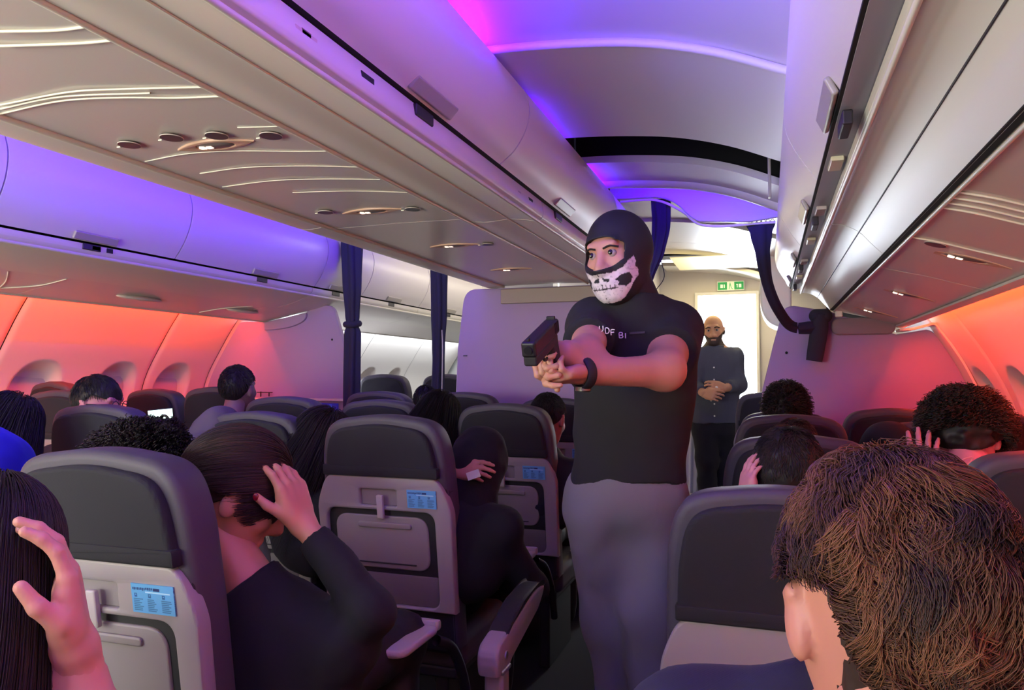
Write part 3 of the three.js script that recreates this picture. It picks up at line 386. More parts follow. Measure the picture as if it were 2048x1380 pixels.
// ---------------------------------------------------------------- seats
const cardTex = (() => { const c = document.createElement('canvas'); c.width = 512; c.height = 300; const x = c.getContext('2d'); x.fillStyle = '#5fa4d8'; x.fillRect(0, 0, 512, 300); x.fillStyle = '#27457c'; { const q = rng(9); for (let k = 0, X = 16; X < 255; k++) { const w = 8 + q() * 14; x.fillRect(X, 32 + q() * 8, w, 22 + q() * 8); X += w + 5; } } x.fillStyle = '#1c2c66'; x.fillRect(268, 34, 78, 30); x.fillStyle = '#a9d4f0'; x.fillRect(170, 74, 300, 14);
  const r = rng(3); for (let k = 0; k < 3; k++) { const X = 22 + k * 168; x.fillStyle = '#2f5d94'; x.fillRect(X + 12, 98, 34, 40); x.fillStyle = '#5fa4d8'; x.fillRect(X + 22, 108, 14, 12); x.fillStyle = '#3f739f'; for (let j = 0; j < 7; j++) x.fillRect(X, 152 + j * 19, 70 + r() * 60, 11); } const t = new THREE.CanvasTexture(c); t.colorSpace = THREE.SRGBColorSpace; return t; })();
M.card = S(0xffffff, .5, { map: cardTex });
function makeSeat(label, { x, z, top = 1.19, cov = .22, turn = 0, w = 1, tray = false, arms = 0, group, plain = false }) {
  const t = thing('aircraft_seat', label, 'seat', [x, 0, z], turn, group);
  const shear = g => { const p = g.attributes.position; for (let i = 0; i < p.count; i++) p.setZ(i, p.getZ(i) - (top - p.getY(i)) * .16); g.computeVertexNormals(); return crease(g.index ? g.toNonIndexed() : g, 40); };
  const put = (n, g, m, par = t) => mesh(n, shear(g), m, par);
  const yb = top - cov, hw = .232 * w;
  const outline = (wb, yB, wt, yT, r) => { const s = new THREE.Shape(); s.moveTo(-wb, yB); s.lineTo(wb, yB); s.lineTo(wb, Math.max(yB, yT - .30)); s.lineTo(wb - .006, yT - .15); s.bezierCurveTo(wb - .02, yT - r * .35, wt + r * .1, yT - .012, wt - r * .75, yT - .004); s.quadraticCurveTo(0, yT + .012, -(wt - r * .75), yT - .004); s.bezierCurveTo(-(wt + r * .1), yT - .012, -(wb - .02), yT - r * .35, -(wb - .006), yT - .15); s.lineTo(-wb, Math.max(yB, yT - .30)); s.lineTo(-wb, yB); return s; };
  put('cushion_back', plate(outline(hw + .006, .44, .19 * w, top, .12), .10, .02, -.012, 3), M.seatRim);
  put('headrest_cover', plate(outline(hw - .02, yb, .172 * w, top - .03, .11), .05, .012, .012, 3), M.seatFabric);
  put('hem', plate(rrect(-hw + .018, yb - .002, hw - .018, yb + .034, .006), .03, .006, .0165, 2), M.seatFabric);
  // lower back: dark bolster, shell with a recess, panels
  put('bolster', plate(rrect(-.236 * w, .42, .236 * w, yb - .02, .03), .07, .02, -.01, 2), M.seatSide);
  const ss = new THREE.Shape(), tp = yb - .001, bt = yb - .455, W = .245 * w; ss.moveTo(-W, bt); ss.lineTo(W, bt); ss.lineTo(W + .006, tp - .12); ss.quadraticCurveTo(W + .004, tp - .09, W - .012, tp - .055); ss.quadraticCurveTo(W - .03, tp - .006, W - .055, tp - .002); ss.lineTo(-(W - .055), tp); ss.quadraticCurveTo(-(W - .03), tp - .006, -(W - .012), tp - .055); ss.quadraticCurveTo(-(W + .004), tp - .09, -(W + .006), tp - .12); ss.lineTo(-W, bt);
  const lo = plain ? .11 : 0; ss.holes.push(rrect(-W + .028, bt + .012, W - .055, tp - .115 - lo, .04, THREE.Path));
  if (!plain) ss.holes.push(rrect(-.082, tp - .1, .055, tp - .045, .006, THREE.Path));
  const sh = put('back_shell', plate(ss, .04, .006, .006, 3, 10), M.shell);
  put('recess_panel', plate(rrect(-W + .02, bt + .1, W - .05, tp - .108 - lo, .03), .012, .004, -.012, 2), M.shellPanel, sh);
  put('table_face', plate(rrect(-W + .055, bt + .135, W - .085, tp - .135 - lo, .05), .012, .005, -.004, 3), M.shellPanel, sh);
  if (!plain) put('table_ridge', plate(rrect(-.10, tp - .178, .10, tp - .158, .009), .012, .004, .003, 3), M.shellPanel, sh);
  put('table_slot', plate(rrect(-.12, bt + .152, .11, bt + .157, .002), .004, .001, -.001, 1), M.slot, sh);
  put('pocket', plate(rrect(-W + .03, bt + .012, W - .058, bt + .118, .008), .014, .004, -.006, 2), M.shellLow, sh);
  if (!plain) put('latch_plate', plate(rrect(-.082, tp - .1, .055, tp - .045, .004), .008, .002, -.006, 1), M.shellPanel, sh);
  if (!plain) put('latch', plate(rrect(-.014, tp - .142, .010, tp - .062, .006), .014, .004, .020, 3), M.pale, sh);
  if (!plain) { const g = new THREE.BoxGeometry(.105, .06, .003); g.translate(W - .095, tp - .07, .0078); put('safety_card', g, M.card, sh); }
  // front cushion, seat pan and base
  mesh('seat_cushion', box(.47 * w, .13, .46, 0, .41, -.42, .04, 3), M.seatRim, t);
  mesh('seat_base', [box(.05, .36, .40, -.15 * w, .18, -.4, .01, 1), box(.05, .36, .40, .15 * w, .18, -.4, .01, 1), box(.42 * w, .04, .42, 0, .34, -.4, .01, 1)], M.seatSide, t);
  if (tray) { const [y, d, xr] = tray; mesh('tray_table', [plate(rrect(-.19, 0, xr, .25, .05), .022, .008, 0, 3).rotateX(Math.PI / 2).translate(0, y, d), plate(rrect(-.19, .0, xr, .03, .01), .03, .008, 0, 2).rotateX(Math.PI / 2).translate(0, y + .006, d)], M.pale, t);
    for (const g of [tube([[xr + .005, y - .01, d + .05], [xr + .02, y - .05, d - .02], [xr + .03, y - .16, d - .09], [xr + .03, y - .3, d - .14]], .016, 16, 8), tube([[-.2, y - .01, d + .02], [-.22, y - .12, d - .08], [-.22, y - .3, d - .14]], .016, 16, 8)]) mesh('tray_arm', g, M.seatSide, t); }
  if (arms & 1) mesh('armrest', box(.045, .05, .36, -.265 * w, .63, -.3, .018, 3), M.seatSide, t);
  if (arms & 2) mesh('armrest', box(.045, .05, .36, .265 * w, .63, -.3, .018, 3), M.seatSide, t);
  return t;
}
const SEAT_A = [-1.315, 1.205, -1.141];
makeSeat('nearest grey seat back, lower left, with a blue safety card', { x: SEAT_A[0], z: SEAT_A[2], top: SEAT_A[1], cov: .22, turn: .02 });
const sB = makeSeat('grey seat back in the middle with upright white latch, behind the lowered tray', { x: -1.228, z: -2.18, top: 1.226, cov: .20, tray: [.60, .13, .30] });
makeSeat('aisle seat back just left of the masked man, with blue card and hooded passenger', { x: -1.15, z: -3.16, top: 1.231, cov: .235, tray: [.60, .12, .22] });
makeSeat('seat back directly behind the red-nailed woman\'s head', { x: -1.99, z: -2.48, top: 1.212, cov: .24 });
makeSeat('seat back behind the curly black bun, left of centre', { x: -2.52, z: -2.2, top: 1.243, cov: .24 });
makeSeat('dark seat back in front of the blue-striped wall screen', { x: -2.32, z: -3.12, top: 1.253, cov: .24 });
makeSeat('dark seat back below the rightmost left-hand window', { x: -2.97, z: -3.4, top: 1.295, cov: .24 });
makeSeat('purple-tinged seat back at far left under the big window', { x: -3.36, z: -2.74, top: 1.285, cov: .24 });
makeSeat('dark seat back with grey edge beside the black-haired passenger', { x: -3.45, z: -3.42, top: 1.28, cov: .24, w: .88 });
makeSeat('reddish seat back against the left window', { x: -3.88, z: -3.12, top: 1.325, cov: .24, w: .75 });
makeSeat('farther of two nested seat backs left of the dark curtain', { x: -2.30, z: -4.05, top: 1.262, cov: .24 });
makeSeat('nearer of two nested seat backs left of the dark curtain', { x: -1.87, z: -3.3, top: 1.237, cov: .24 });
makeSeat('seat back at the foot of the central partition, behind short-haired head', { x: -1.14, z: -4.02, top: 1.232, cov: .24 });
makeSeat('seat back before the central partition\'s left edge', { x: -1.70, z: -3.98, top: 1.262, cov: .24 });
makeSeat('large grey seat back at right with rounded purple rim', { x: .02, z: -1.60, top: 1.124, cov: .285, plain: true });
makeSeat('second seat back on the right aisle, beyond the close-cropped head', { x: .09, z: -2.47, top: 1.169, cov: .27, arms: 1 });
makeSeat('third seat back on the right aisle, thin lilac rim', { x: .09, z: -3.32, top: 1.193, cov: .25, arms: 1 });
makeSeat('fourth seat back on the right aisle, before the partition', { x: .08, z: -4.02, top: 1.175, cov: .25 });
makeSeat('window seat back at the right frame edge', { x: .66, z: -1.98, top: 1.185, cov: .25 });
makeSeat('window seat back left of the right curly-haired passenger', { x: .60, z: -3.05, top: 1.19, cov: .25 });
makeSeat('dark window seat back against the red-lit right partition', { x: .56, z: -3.82, top: 1.205, cov: .25 });
makeSeat('red-lit seat back beside the right window', { x: .975, z: -3.5, top: 1.2, cov: .25, w: .5 });
makeSeat('forward-cabin seat back beyond the left partition', { x: -3.06, z: -5.5, top: 1.372, cov: .24 });
makeSeat('forward-cabin seat back behind the dark curtain', { x: -2.52, z: -5.6, top: 1.372, cov: .24 });
makeSeat('forward-cabin seat at the right partition\'s left edge', { x: -.02, z: -5.15, top: 1.25, cov: .22, w: .8 });
makeSeat('low seat back under the large wavy-haired passenger, below the frame', { x: .14, z: -.58, top: .98, cov: .2 });
makeSeat('low seat back under the long-haired passenger at lower left, below the frame', { x: -1.0, z: -.36, top: .98, cov: .2 });
[[-1.15, .6], [-1.72, .6], [-2.28, .6], [-3.3, .6], [-3.85, .6]].forEach(([x, z], i) => makeSeat('unseen grey seat back behind the camera, placed to darken the lower cabin, ' + ['centre seat by the right aisle', 'middle centre seat', 'centre seat by the left aisle', 'left aisle seat', 'left window seat'][i], { x, z, top: 1.2, cov: .24, group: 'unseen seats behind the camera that darken the lower cabin' }));  // out of view, placed to keep the rear light off the lower cabin
{ // aisle armrest of the middle seat, half raised
  const a = thing('aisle_armrest', 'half-raised grey aisle armrest with dark padded top, lower centre', 'armrest');
  const h = [-0.713, 0.613, -1.926], e = [-0.711, 0.662, -2.274];
  const ax = V(e).sub(V(h)), len = ax.length();
  const s = new THREE.Shape(); s.moveTo(-.06, -.045); s.quadraticCurveTo(-.075, .02, -.03, .035); s.lineTo(len * .5, .05); s.quadraticCurveTo(len, .055, len + .02, .035); s.quadraticCurveTo(len + .03, .01, len * .85, -.02); s.lineTo(.05, -.05); s.quadraticCurveTo(0, -.075, -.06, -.045);
  const b = plate(s, .062, .012, .031, 4); const pad = new THREE.Shape(); pad.moveTo(.02, .036); pad.lineTo(len * .5, .052); pad.quadraticCurveTo(len, .06, len + .02, .037); pad.quadraticCurveTo(len * .9, .066, len * .5, .07); pad.quadraticCurveTo(.1, .064, .02, .036);
  const g1 = new THREE.Group(); const q = new THREE.Quaternion().setFromRotationMatrix(new THREE.Matrix4().makeBasis(ax.clone().normalize(), V(0, 1, 0).addScaledVector(ax, -ax.y / len / len).normalize(), V(0, 0, 0).crossVectors(ax.clone().normalize(), V(0, 1, 0).addScaledVector(ax, -ax.y / len / len).normalize())));
  a.position.set(...h); a.quaternion.copy(q);
  mesh('side', b, M.shell, a); mesh('pad', plate(pad, .06, .008, .030, 3), M.seatSide, a); mesh('screw', new THREE.CylinderGeometry(.011, .011, .07, 20).rotateX(Math.PI / 2).translate(.0, -.01, 0), M.steel, a);
  const p = tag(mesh('armrest_post', box(.055, .5, .06, 0, 0, 0, .012), M.shell), 'vertical grey post under the half-raised aisle armrest', 'post'); p.position.set(h[0] + .005, h[1] - .30, h[2] + .0); mesh('post_cap', box(.062, .012, .066, 0, .252, 0, .004), M.steel, p);
}

// ---------------------------------------------------------------- people
const ROT = (yaw, pitch, roll) => new THREE.Matrix4().makeRotationFromEuler(new THREE.Euler(pitch, yaw, roll, 'YXZ'));
function headFrame(c, yaw, pitch, roll, s = 1) { const m = ROT(yaw, pitch, roll).scale(V(s, s, s)).setPosition(...c); return { m, c, yaw, pitch, roll, s, p: (x, y, z) => V(x, y, z).applyMatrix4(m).toArray(), inv: m.clone().invert() }; }
function headSDF(H, ears = true) {
  const { p, yaw, pitch, roll, s } = H, E = (c, r) => ellipsoid(p(...c), r.map(v => v * s), yaw, pitch, roll), C = (a, b, ra, rb) => capsule(p(...a), p(...b), ra * s, rb * s);
  const base = union([E([0, .025, -.014], [.077, .097, .098]), E([0, -.045, .03], [.06, .078, .062]), E([0, -.101, .058], [.026, .02, .022])], .05);
  const feat = union([base, C([0, .012, .090], [0, -.036, .110], .009, .014), C([-.036, .030, .082], [.036, .030, .082], .012, .012), C([.016, -.040, .098], [-.016, -.040, .098], .009, .009), E([.043, -.025, .062], [.022, .024, .022]), E([-.043, -.025, .062], [.022, .024, .022])], .016);
  const fine = union([feat, C([-.02, -.066, .088], [.02, -.066, .088], .006, .006), C([-.017, -.076, .086], [.017, -.076, .086], .007, .007), ...(ears ? [E([.079, -.012, -.010], [.011, .031, .019]), E([-.079, -.012, -.010], [.011, .031, .019]), C([.082, .012, -.005], [.085, .014, -.022], .007, .007), C([-.082, .012, -.005], [-.085, .014, -.022], .007, .007)] : [])], .008);
  const e1 = ellipsoid(p(.032, .006, .100), [.0172 * s, .0060 * s, .02 * s], yaw, pitch, roll), e2 = ellipsoid(p(-.032, .006, .100), [.0172 * s, .0060 * s, .02 * s], yaw, pitch, roll);
  const f = (x, y, z) => { let d = fine(x, y, z); if (d > .05) return d; d = -smin(-d, e1(x, y, z), .008); return -smin(-d, e2(x, y, z), .008); };
  f.lo = fine.lo; f.hi = fine.hi; return f;
}
function handPrims({ w, f, n, side = 1, curl = [.3, .5, .5, .5, .5], spread = .1, s = 1 }) {
  const F = V(f).normalize(), N = V(n); N.addScaledVector(F, -N.dot(F)).normalize(); const T = V(0, 0, 0).crossVectors(N, F).multiplyScalar(side), W = V(w);
  const pt = (a, b, c) => W.clone().addScaledVector(F, a * s).addScaledVector(T, b * s).addScaledVector(N, c * s);
  const palm = [], fing = [], tips = [];
  const kn = [[.088, .030], [.092, .009], [.088, -.012], [.080, -.031]], ln = [.074, .082, .076, .060];
  kn.forEach(([a, b], i) => { const k = pt(a, b, 0); palm.push(capsule(pt(.0, b * .55, 0).toArray(), k.toArray(), .0135 * s, .0105 * s)); palm.push(capsule(pt(.03, b * .8, -.006).toArray(), pt(.07, b, -.006).toArray(), .013 * s, .010 * s));
    let q = k, ang = curl[i + 1] * .55, dir0 = F.clone().addScaledVector(T, spread * (1.5 - i) * .9).normalize(); const rr = [.0092, .0083, .0074, .0062].map(r => r * s * (i === 3 ? .86 : 1)); const L = [.45, .30, .25];
    const chain = []; for (let j = 0; j < 3; j++) { const d = dir0.clone().multiplyScalar(Math.cos(ang)).addScaledVector(N, -Math.sin(ang)); const e = q.clone().addScaledVector(d, ln[i] * s * L[j]); chain.push(capsule(q.toArray(), e.toArray(), rr[j], rr[j + 1])); q = e; if (j === 2) tips.push({ p: e, d, n: N.clone().multiplyScalar(Math.cos(ang)).addScaledVector(dir0, Math.sin(ang)) }); ang += curl[i + 1] * (j ? .7 : 1); }
    fing.push(union(chain, .004)); });
  palm.push(capsule(pt(.01, .012, -.006).toArray(), pt(.045, .034, -.012).toArray(), .017 * s, .013 * s));
  const t0 = pt(.040, .036, -.010), td = F.clone().multiplyScalar(.72 - .2 * curl[0]).addScaledVector(T, .62 - .7 * curl[0]).addScaledVector(N, -.25 - .3 * curl[0]).normalize(), td2 = td.clone().addScaledVector(F, .25).addScaledVector(T, -.5 * curl[0]).normalize(); const t1 = t0.clone().addScaledVector(td, .035 * s), t2 = t1.clone().addScaledVector(td2, .028 * s);
  fing.push(union([capsule(t0.toArray(), t1.toArray(), .0125 * s, .0098 * s), capsule(t1.toArray(), t2.toArray(), .0098 * s, .0078 * s)], .005)); tips.unshift({ p: t2, d: td2, n: V(0, 0, 0).crossVectors(td2, T).normalize() });
  if (arguments[0].back) { const B = V(arguments[0].back).sub(W).normalize(); palm.push(capsule(W.toArray(), W.clone().addScaledVector(B, .05).toArray(), .0245 * s, .0275)); } const P = union(palm, .016), all = union([P, ...fing], .006); all.tips = tips; return all;
}
const colr = (hex, v = 0) => { const c = new THREE.Color(hex); return [c.r * (1 + v), c.g * (1 + v), c.b * (1 + v)]; };
function merged(list) { const g = mergeGeometries(list.map(q => q.index ? q : mergeVertices(q))); return g; }
function addFolds(f, amp, sx = 14, sy = 14, sz = 14, seed = 0) { const g = (x, y, z) => { const d = f(x, y, z); return Math.abs(d) > .06 ? d : d + amp * (noise(x * sx + seed, y * sy, z * sz) + .5 * noise(x * sx * 2.3, y * sy * 2.3 + seed, z * sz * 2.3)); }; g.lo = f.lo; g.hi = f.hi; return g; }
function inflate(f, d) { const g = (x, y, z) => f(x, y, z) - d; g.lo = f.lo.map(v => v - d); g.hi = f.hi.map(v => v + d); return g; }
function clip(f, fn) { const g = (x, y, z) => Math.max(f(x, y, z), fn(x, y, z)); g.lo = f.lo; g.hi = f.hi; return g; }
function plane(o, n) { const N = V(n).normalize(); return (x, y, z) => (x - o[0]) * N.x + (y - o[1]) * N.y + (z - o[2]) * N.z; }      // negative on the kept side

// strands of hair as thin three-sided tubes
function strandGeo(list, r0, r1) {
  let nv = 0, ni = 0; for (const s of list) { nv += s.p.length * 3; ni += (s.p.length - 1) * 18; }
  const P = new Float32Array(nv * 3), C = new Float32Array(nv * 3), I = new Uint32Array(ni); let v = 0, q = 0; const tg = V(0, 0, 0), a = V(0, 0, 0), b = V(0, 0, 0);
  for (const s of list) { const n = s.p.length, v0 = v; for (let i = 0; i < n; i++) { tg.subVectors(s.p[Math.min(n - 1, i + 1)], s.p[Math.max(0, i - 1)]).normalize(); a.set(tg.y, -tg.x + .01, tg.z * .3).cross(tg).normalize(); b.crossVectors(tg, a); const r = (r0 + (r1 - r0) * i / (n - 1)) * (s.w || 1); for (let k = 0; k < 3; k++) { const c = Math.cos(k * 2.0944) * r, d = Math.sin(k * 2.0944) * r; P[v * 3] = s.p[i].x + a.x * c + b.x * d; P[v * 3 + 1] = s.p[i].y + a.y * c + b.y * d; P[v * 3 + 2] = s.p[i].z + a.z * c + b.z * d; C[v * 3] = s.c[0]; C[v * 3 + 1] = s.c[1]; C[v * 3 + 2] = s.c[2]; v++; } }
    for (let i = 0; i < n - 1; i++) for (let k = 0; k < 3; k++) { const A = v0 + i * 3 + k, B = v0 + i * 3 + (k + 1) % 3; I[q++] = A; I[q++] = A + 3; I[q++] = B; I[q++] = B; I[q++] = A + 3; I[q++] = B + 3; } }
  const g = new THREE.BufferGeometry(); g.setAttribute('position', new THREE.BufferAttribute(P, 3)); g.setAttribute('color', new THREE.BufferAttribute(C, 3)); g.setAttribute('uv', new THREE.BufferAttribute(new Float32Array(nv * 2), 2)); g.setIndex(new THREE.BufferAttribute(I, 1)); g.computeVertexNormals(); return g;
}
// hair grown on a head: roots on the scalp where keep() holds, combed along flow(), kept off the skull
function growHair(H, o) {
  const R = rng(o.seed || 1), list = [], rad = o.rad || [.083, .104, .106], off = o.off || [0, .022, -.014];
  const col = colr(o.colour), col2 = colr(o.colour2 || o.colour);
  let tries = 0; while (list.length < o.n && tries++ < o.n * 6) {
    const u = R() * 2 - 1, ph = R() * Math.PI * 2, q = Math.sqrt(1 - u * u); const d = V(q * Math.cos(ph), u, q * Math.sin(ph)); if (!o.keep(d)) continue;
    let p = V(d.x * rad[0] + off[0], d.y * rad[1] + off[1], d.z * rad[2] + off[2]); const L = o.len * (.7 + .5 * R()) * (o.lenAt ? o.lenAt(d) : 1), st = o.steps || 10, ds = L / st, lift = (o.lift || 0) * (.4 + R()), layer = R() * (o.layer || .012);
    const pts = [p.clone()], wob = R() * 6.28, cl = noise(d.x * 4 + 9, d.y * 4, d.z * 4 + o.seed), vel = V(0, 0, 0);
    for (let i = 1; i <= st; i++) { const nrm = V((p.x - off[0]) / rad[0], (p.y - off[1]) / rad[1], (p.z - off[2]) / rad[2]); const rr = nrm.length(); nrm.normalize(); const f = o.flow(p, nrm, d); vel.lerp(f, .6); const stp = vel.clone().addScaledVector(nrm, lift * (1 - i / st)); if (o.curl) { const cf = o.freq || 60, N3 = noise(p.x * 14 + 3, p.y * 14, p.z * 14 + o.seed), N4 = noise(p.x * 14 + 31, p.y * 14 + 7, p.z * 14); const a = wob * (o.coh ?? .35) + i * ds * cf + cl * 9; stp.x += o.curl * (Math.cos(a) + 1.2 * N3); stp.y += o.curl * (Math.sin(a) * .6 + N4 * .8); stp.z += o.curl * (Math.sin(a + 1) + N4); }
      stp.normalize(); p = p.clone().addScaledVector(stp, ds); const m = V((p.x - off[0]) / rad[0], (p.y - off[1]) / rad[1], (p.z - off[2]) / rad[2]).length(); const min = 1.02 + layer / .1; if (m < min && (p.y > -.12 || o.wrap)) { p.x = off[0] + (p.x - off[0]) * min / m; p.y = off[1] + (p.y - off[1]) * min / m; p.z = off[2] + (p.z - off[2]) * min / m; } else if (o.wrap && m > min * 1.07) { const k = min * 1.07 / m; p.x = off[0] + (p.x - off[0]) * k; p.y = off[1] + (p.y - off[1]) * k; p.z = off[2] + (p.z - off[2]) * k; } pts.push(p.clone()); }
    const t = Math.min(1, Math.max(0, .5 + .9 * cl + .5 * (R() - .5))), vv = 1 + (o.vary ?? .25) * (2 * R() - 1); list.push({ p: pts.map(a => a.applyMatrix4(H.m)), c: [0, 1, 2].map(i => (col[i] + (col2[i] - col[i]) * t) * vv), w: .7 + .6 * R() });
  }
  return strandGeo(list, o.r0 || .0011, o.r1 || .0005);
}
function capMesh(H, o) {                                           // under-layer of hair hugging the skull
  const rad = o.rad || [.083, .104, .106], off = o.off || [0, .022, -.014], e = ellipsoid(H.p(...off), rad.map(v => v * H.s * 1.0), H.yaw, H.pitch, H.roll), iv = H.inv.elements;
  const f = (x, y, z) => { let d = e(x, y, z); if (Math.abs(d) < .05) { const X = iv[0] * x + iv[4] * y + iv[8] * z + iv[12], Y = iv[1] * x + iv[5] * y + iv[9] * z + iv[13], Z = iv[2] * x + iv[6] * y + iv[10] * z + iv[14]; d += (o.bump || .004) * (noise(X * (o.bf || 40), Y * (o.bf || 40), Z * (o.bf || 40)) + .15 * noise(X * 90, Y * 90, Z * 90)) * H.s; d = Math.max(d, -o.cut(X, Y, Z) * .7); } return d; };
  f.lo = e.lo; f.hi = e.hi; return nets(f, e.lo.map(v => v - .02), e.hi.map(v => v + .02), o.cell || .005, (x, y, z) => { const v = .15 * noise(x * 60, y * 60, z * 60); return colr(o.colour, v); });
}
const HAIRLINE = (X, Y, Z) => Math.max(Y - .045 + (Z < .02 ? (.02 - Z) * 1.25 : -(Z - .02) * -.25), -1);       // positive where hair grows: above the brow in front, down to the nape behind
const keepScalp = d => d.y > .25 - (d.z < .3 ? (.3 - d.z) * .75 : 0);

// a seated passenger: body, shirt, trousers, hair
function passenger(label, o) {
  const t = thing('person', label, 'person', [0, 0, 0], 0, o.group), H = headFrame(o.h, o.yaw || 0, o.pitch || 0, o.roll || 0, o.s || 1), x = o.h[0], z = o.h[2], cell = o.cell || .016;
  const by = o.byaw ?? (Math.PI + (o.twist || 0)), sh = o.sh || [x, o.h[1] - .25, z + .07], pel = o.pel || [o.seat ? o.seat[0] : sh[0], .60, o.seat ? o.seat[1] - .36 : sh[2] + .1], B = (a, b, c) => { const v = V(a, 0, c).applyAxisAngle(V(0, 1, 0), by); return [v.x, b, v.z]; }, add = (a, b) => a.map((v, i) => v + b[i]);
  const SL = add(sh, B(.165, 0, 0)), SR = add(sh, B(-.165, 0, 0)), mid = sh.map((v, i) => (v + pel[i]) / 2);
  const torso = union([capsule(SL, SR, .06, .06), ellipsoid(add(sh, [0, -.11, 0]), [.165, .15, .10], by), ellipsoid(mid, [.15, .17, .10], by), ellipsoid(pel, [.17, .12, .12], by), capsule(add(sh, [0, .0, 0]), H.p(0, -.07, -.03), .062, .052)], .07);
  const arms = o.arms || [{ s: SL, e: add(SL, B(.06, -.24, .10)), w: add(sh, B(.12, -.36, .30)) }, { s: SR, e: add(SR, B(-.06, -.24, .10)), w: add(sh, B(-.12, -.36, .30)) }];
  const limb = [], sl = [], hands = [];
  for (const a of arms) { const s = a.s || (a.left ? SL : SR); limb.push(capsule(s, a.e, .048, .040), capsule(a.e, a.w, .040, .0265)); sl.push(capsule(s, a.e, .060, .052)); const c0 = a.cuff ?? .85; if (c0 > 0) { const w2 = a.e.map((v, i) => v + (a.w[i] - v) * c0); sl.push(clip(capsule(a.e, a.w, .052, .038), plane(w2, a.w.map((v, i) => v - a.e[i])))); }
    const hd = a.hand || { f: a.w.map((v, i) => v - a.e[i]), n: [0, 1, .2], side: 1 }; hands.push(handPrims({ w: a.w, back: a.e, ...hd })); }
  const kL = add(pel, B(.12, -.02, .40)), kR = add(pel, B(-.12, -.02, .40)), legs = [capsule(add(pel, B(.09, -.02, 0)), kL, .08, .06), capsule(add(pel, B(-.09, -.02, 0)), kR, .08, .06), capsule(kL, [kL[0], .1, kL[2] + .05], .055, .04), capsule(kR, [kR[0], .1, kR[2] + .05], .055, .04)];
  const body = union([torso, ...limb, ...legs], .05), skin = o.skin || '#b98570', cf = (x, y, z) => colr(skin, .06 * noise(x * 30, y * 30, z * 30));
  const hs = headSDF(H, o.ears !== false), parts = [skinOf(body, cell, cf), skinOf(hs, o.hcell || .006, cf, .015)]; hands.forEach(h => parts.push(skinOf(h, o.handCell || .006, cf, .01)));
  mesh('body', merged(parts), o.skinMat || M.vc, t);
  const cm = o.clothMat || S(o.cloth || 0x1b1b22, .9, { bumpMap: weave, bumpScale: .0004 });
  const nk = V(H.p(0, -.07, -.03)).sub(V(sh)), neckCut = plane(V(sh).addScaledVector(nk, .62 + (o.collar || 0)).toArray(), nk.toArray());
  mesh(o.garment || 'shirt', skinOf(addFolds(union([clip(inflate(torso, .016), neckCut), ...sl], .03), .006, 11, 9, 11, x * 7), o.ccell || cell * .8), cm, t);
  mesh('trousers', skinOf(addFolds(inflate(union([ellipsoid(pel, [.17, .12, .12], by), ...legs], .05), .012), .005), cell), M.seatSide, t);
  if (o.hair) o.hair(H, t);
  t.userData.tips = undefined; delete t.userData.tips; return { t, H, hands };
}
const shortHair = (colour, n = 1600, len = .016, o = {}) => (H, t) => mesh('hair', merged([capMesh(H, { colour, cut: o.cut || HAIRLINE, bump: .003, ...o.cap }), growHair(H, { n: n * 2, len, colour, colour2: o.colour2, seed: o.seed || 3, steps: 3, keep: o.keep || keepScalp, flow: (p, m, d) => { const v = V(.6 * noise(d.x * 5, d.y * 5, d.z * 5), -.9, .3); v.addScaledVector(m, -v.dot(m)).normalize(); return v.addScaledVector(m, o.up ?? .35); }, r0: .0012, r1: .0006, layer: .004 })]), M.hair, t);
const curlyHair = (colour, n, len, rad, o = {}) => (H, t) => mesh('hair', merged([capMesh(H, { colour, rad, cut: o.cut || HAIRLINE, bump: .009, bf: 40 }), growHair(H, { n, len, colour, colour2: o.colour2, rad, seed: o.seed || 5, steps: 9, keep: o.keep || keepScalp, curl: .9, freq: 260, lift: .7, flow: (p, m, d) => V(m.x * .5, m.y * .3 - .35, m.z * .5), r0: .0017, r1: .0009, layer: .02 })]), M.hair, t);
const longHair = (colour, n, len, o = {}) => (H, t) => mesh('hair', merged([capMesh(H, { colour, cut: o.cut || HAIRLINE, bump: .003, cell: o.cell }), growHair(H, { n, len, colour, colour2: o.colour2, seed: o.seed || 7, steps: 16, keep: o.keep || keepScalp, curl: o.curl || .06, freq: 20, flow: o.flow || ((p, m, d) => V(m.x * .35, -1, m.z * .35 - .1)), lenAt: o.lenAt, r0: o.r0 || .0013, r1: .0005, layer: o.layer ?? .014, wrap: o.wrap })]), M.hair, t);

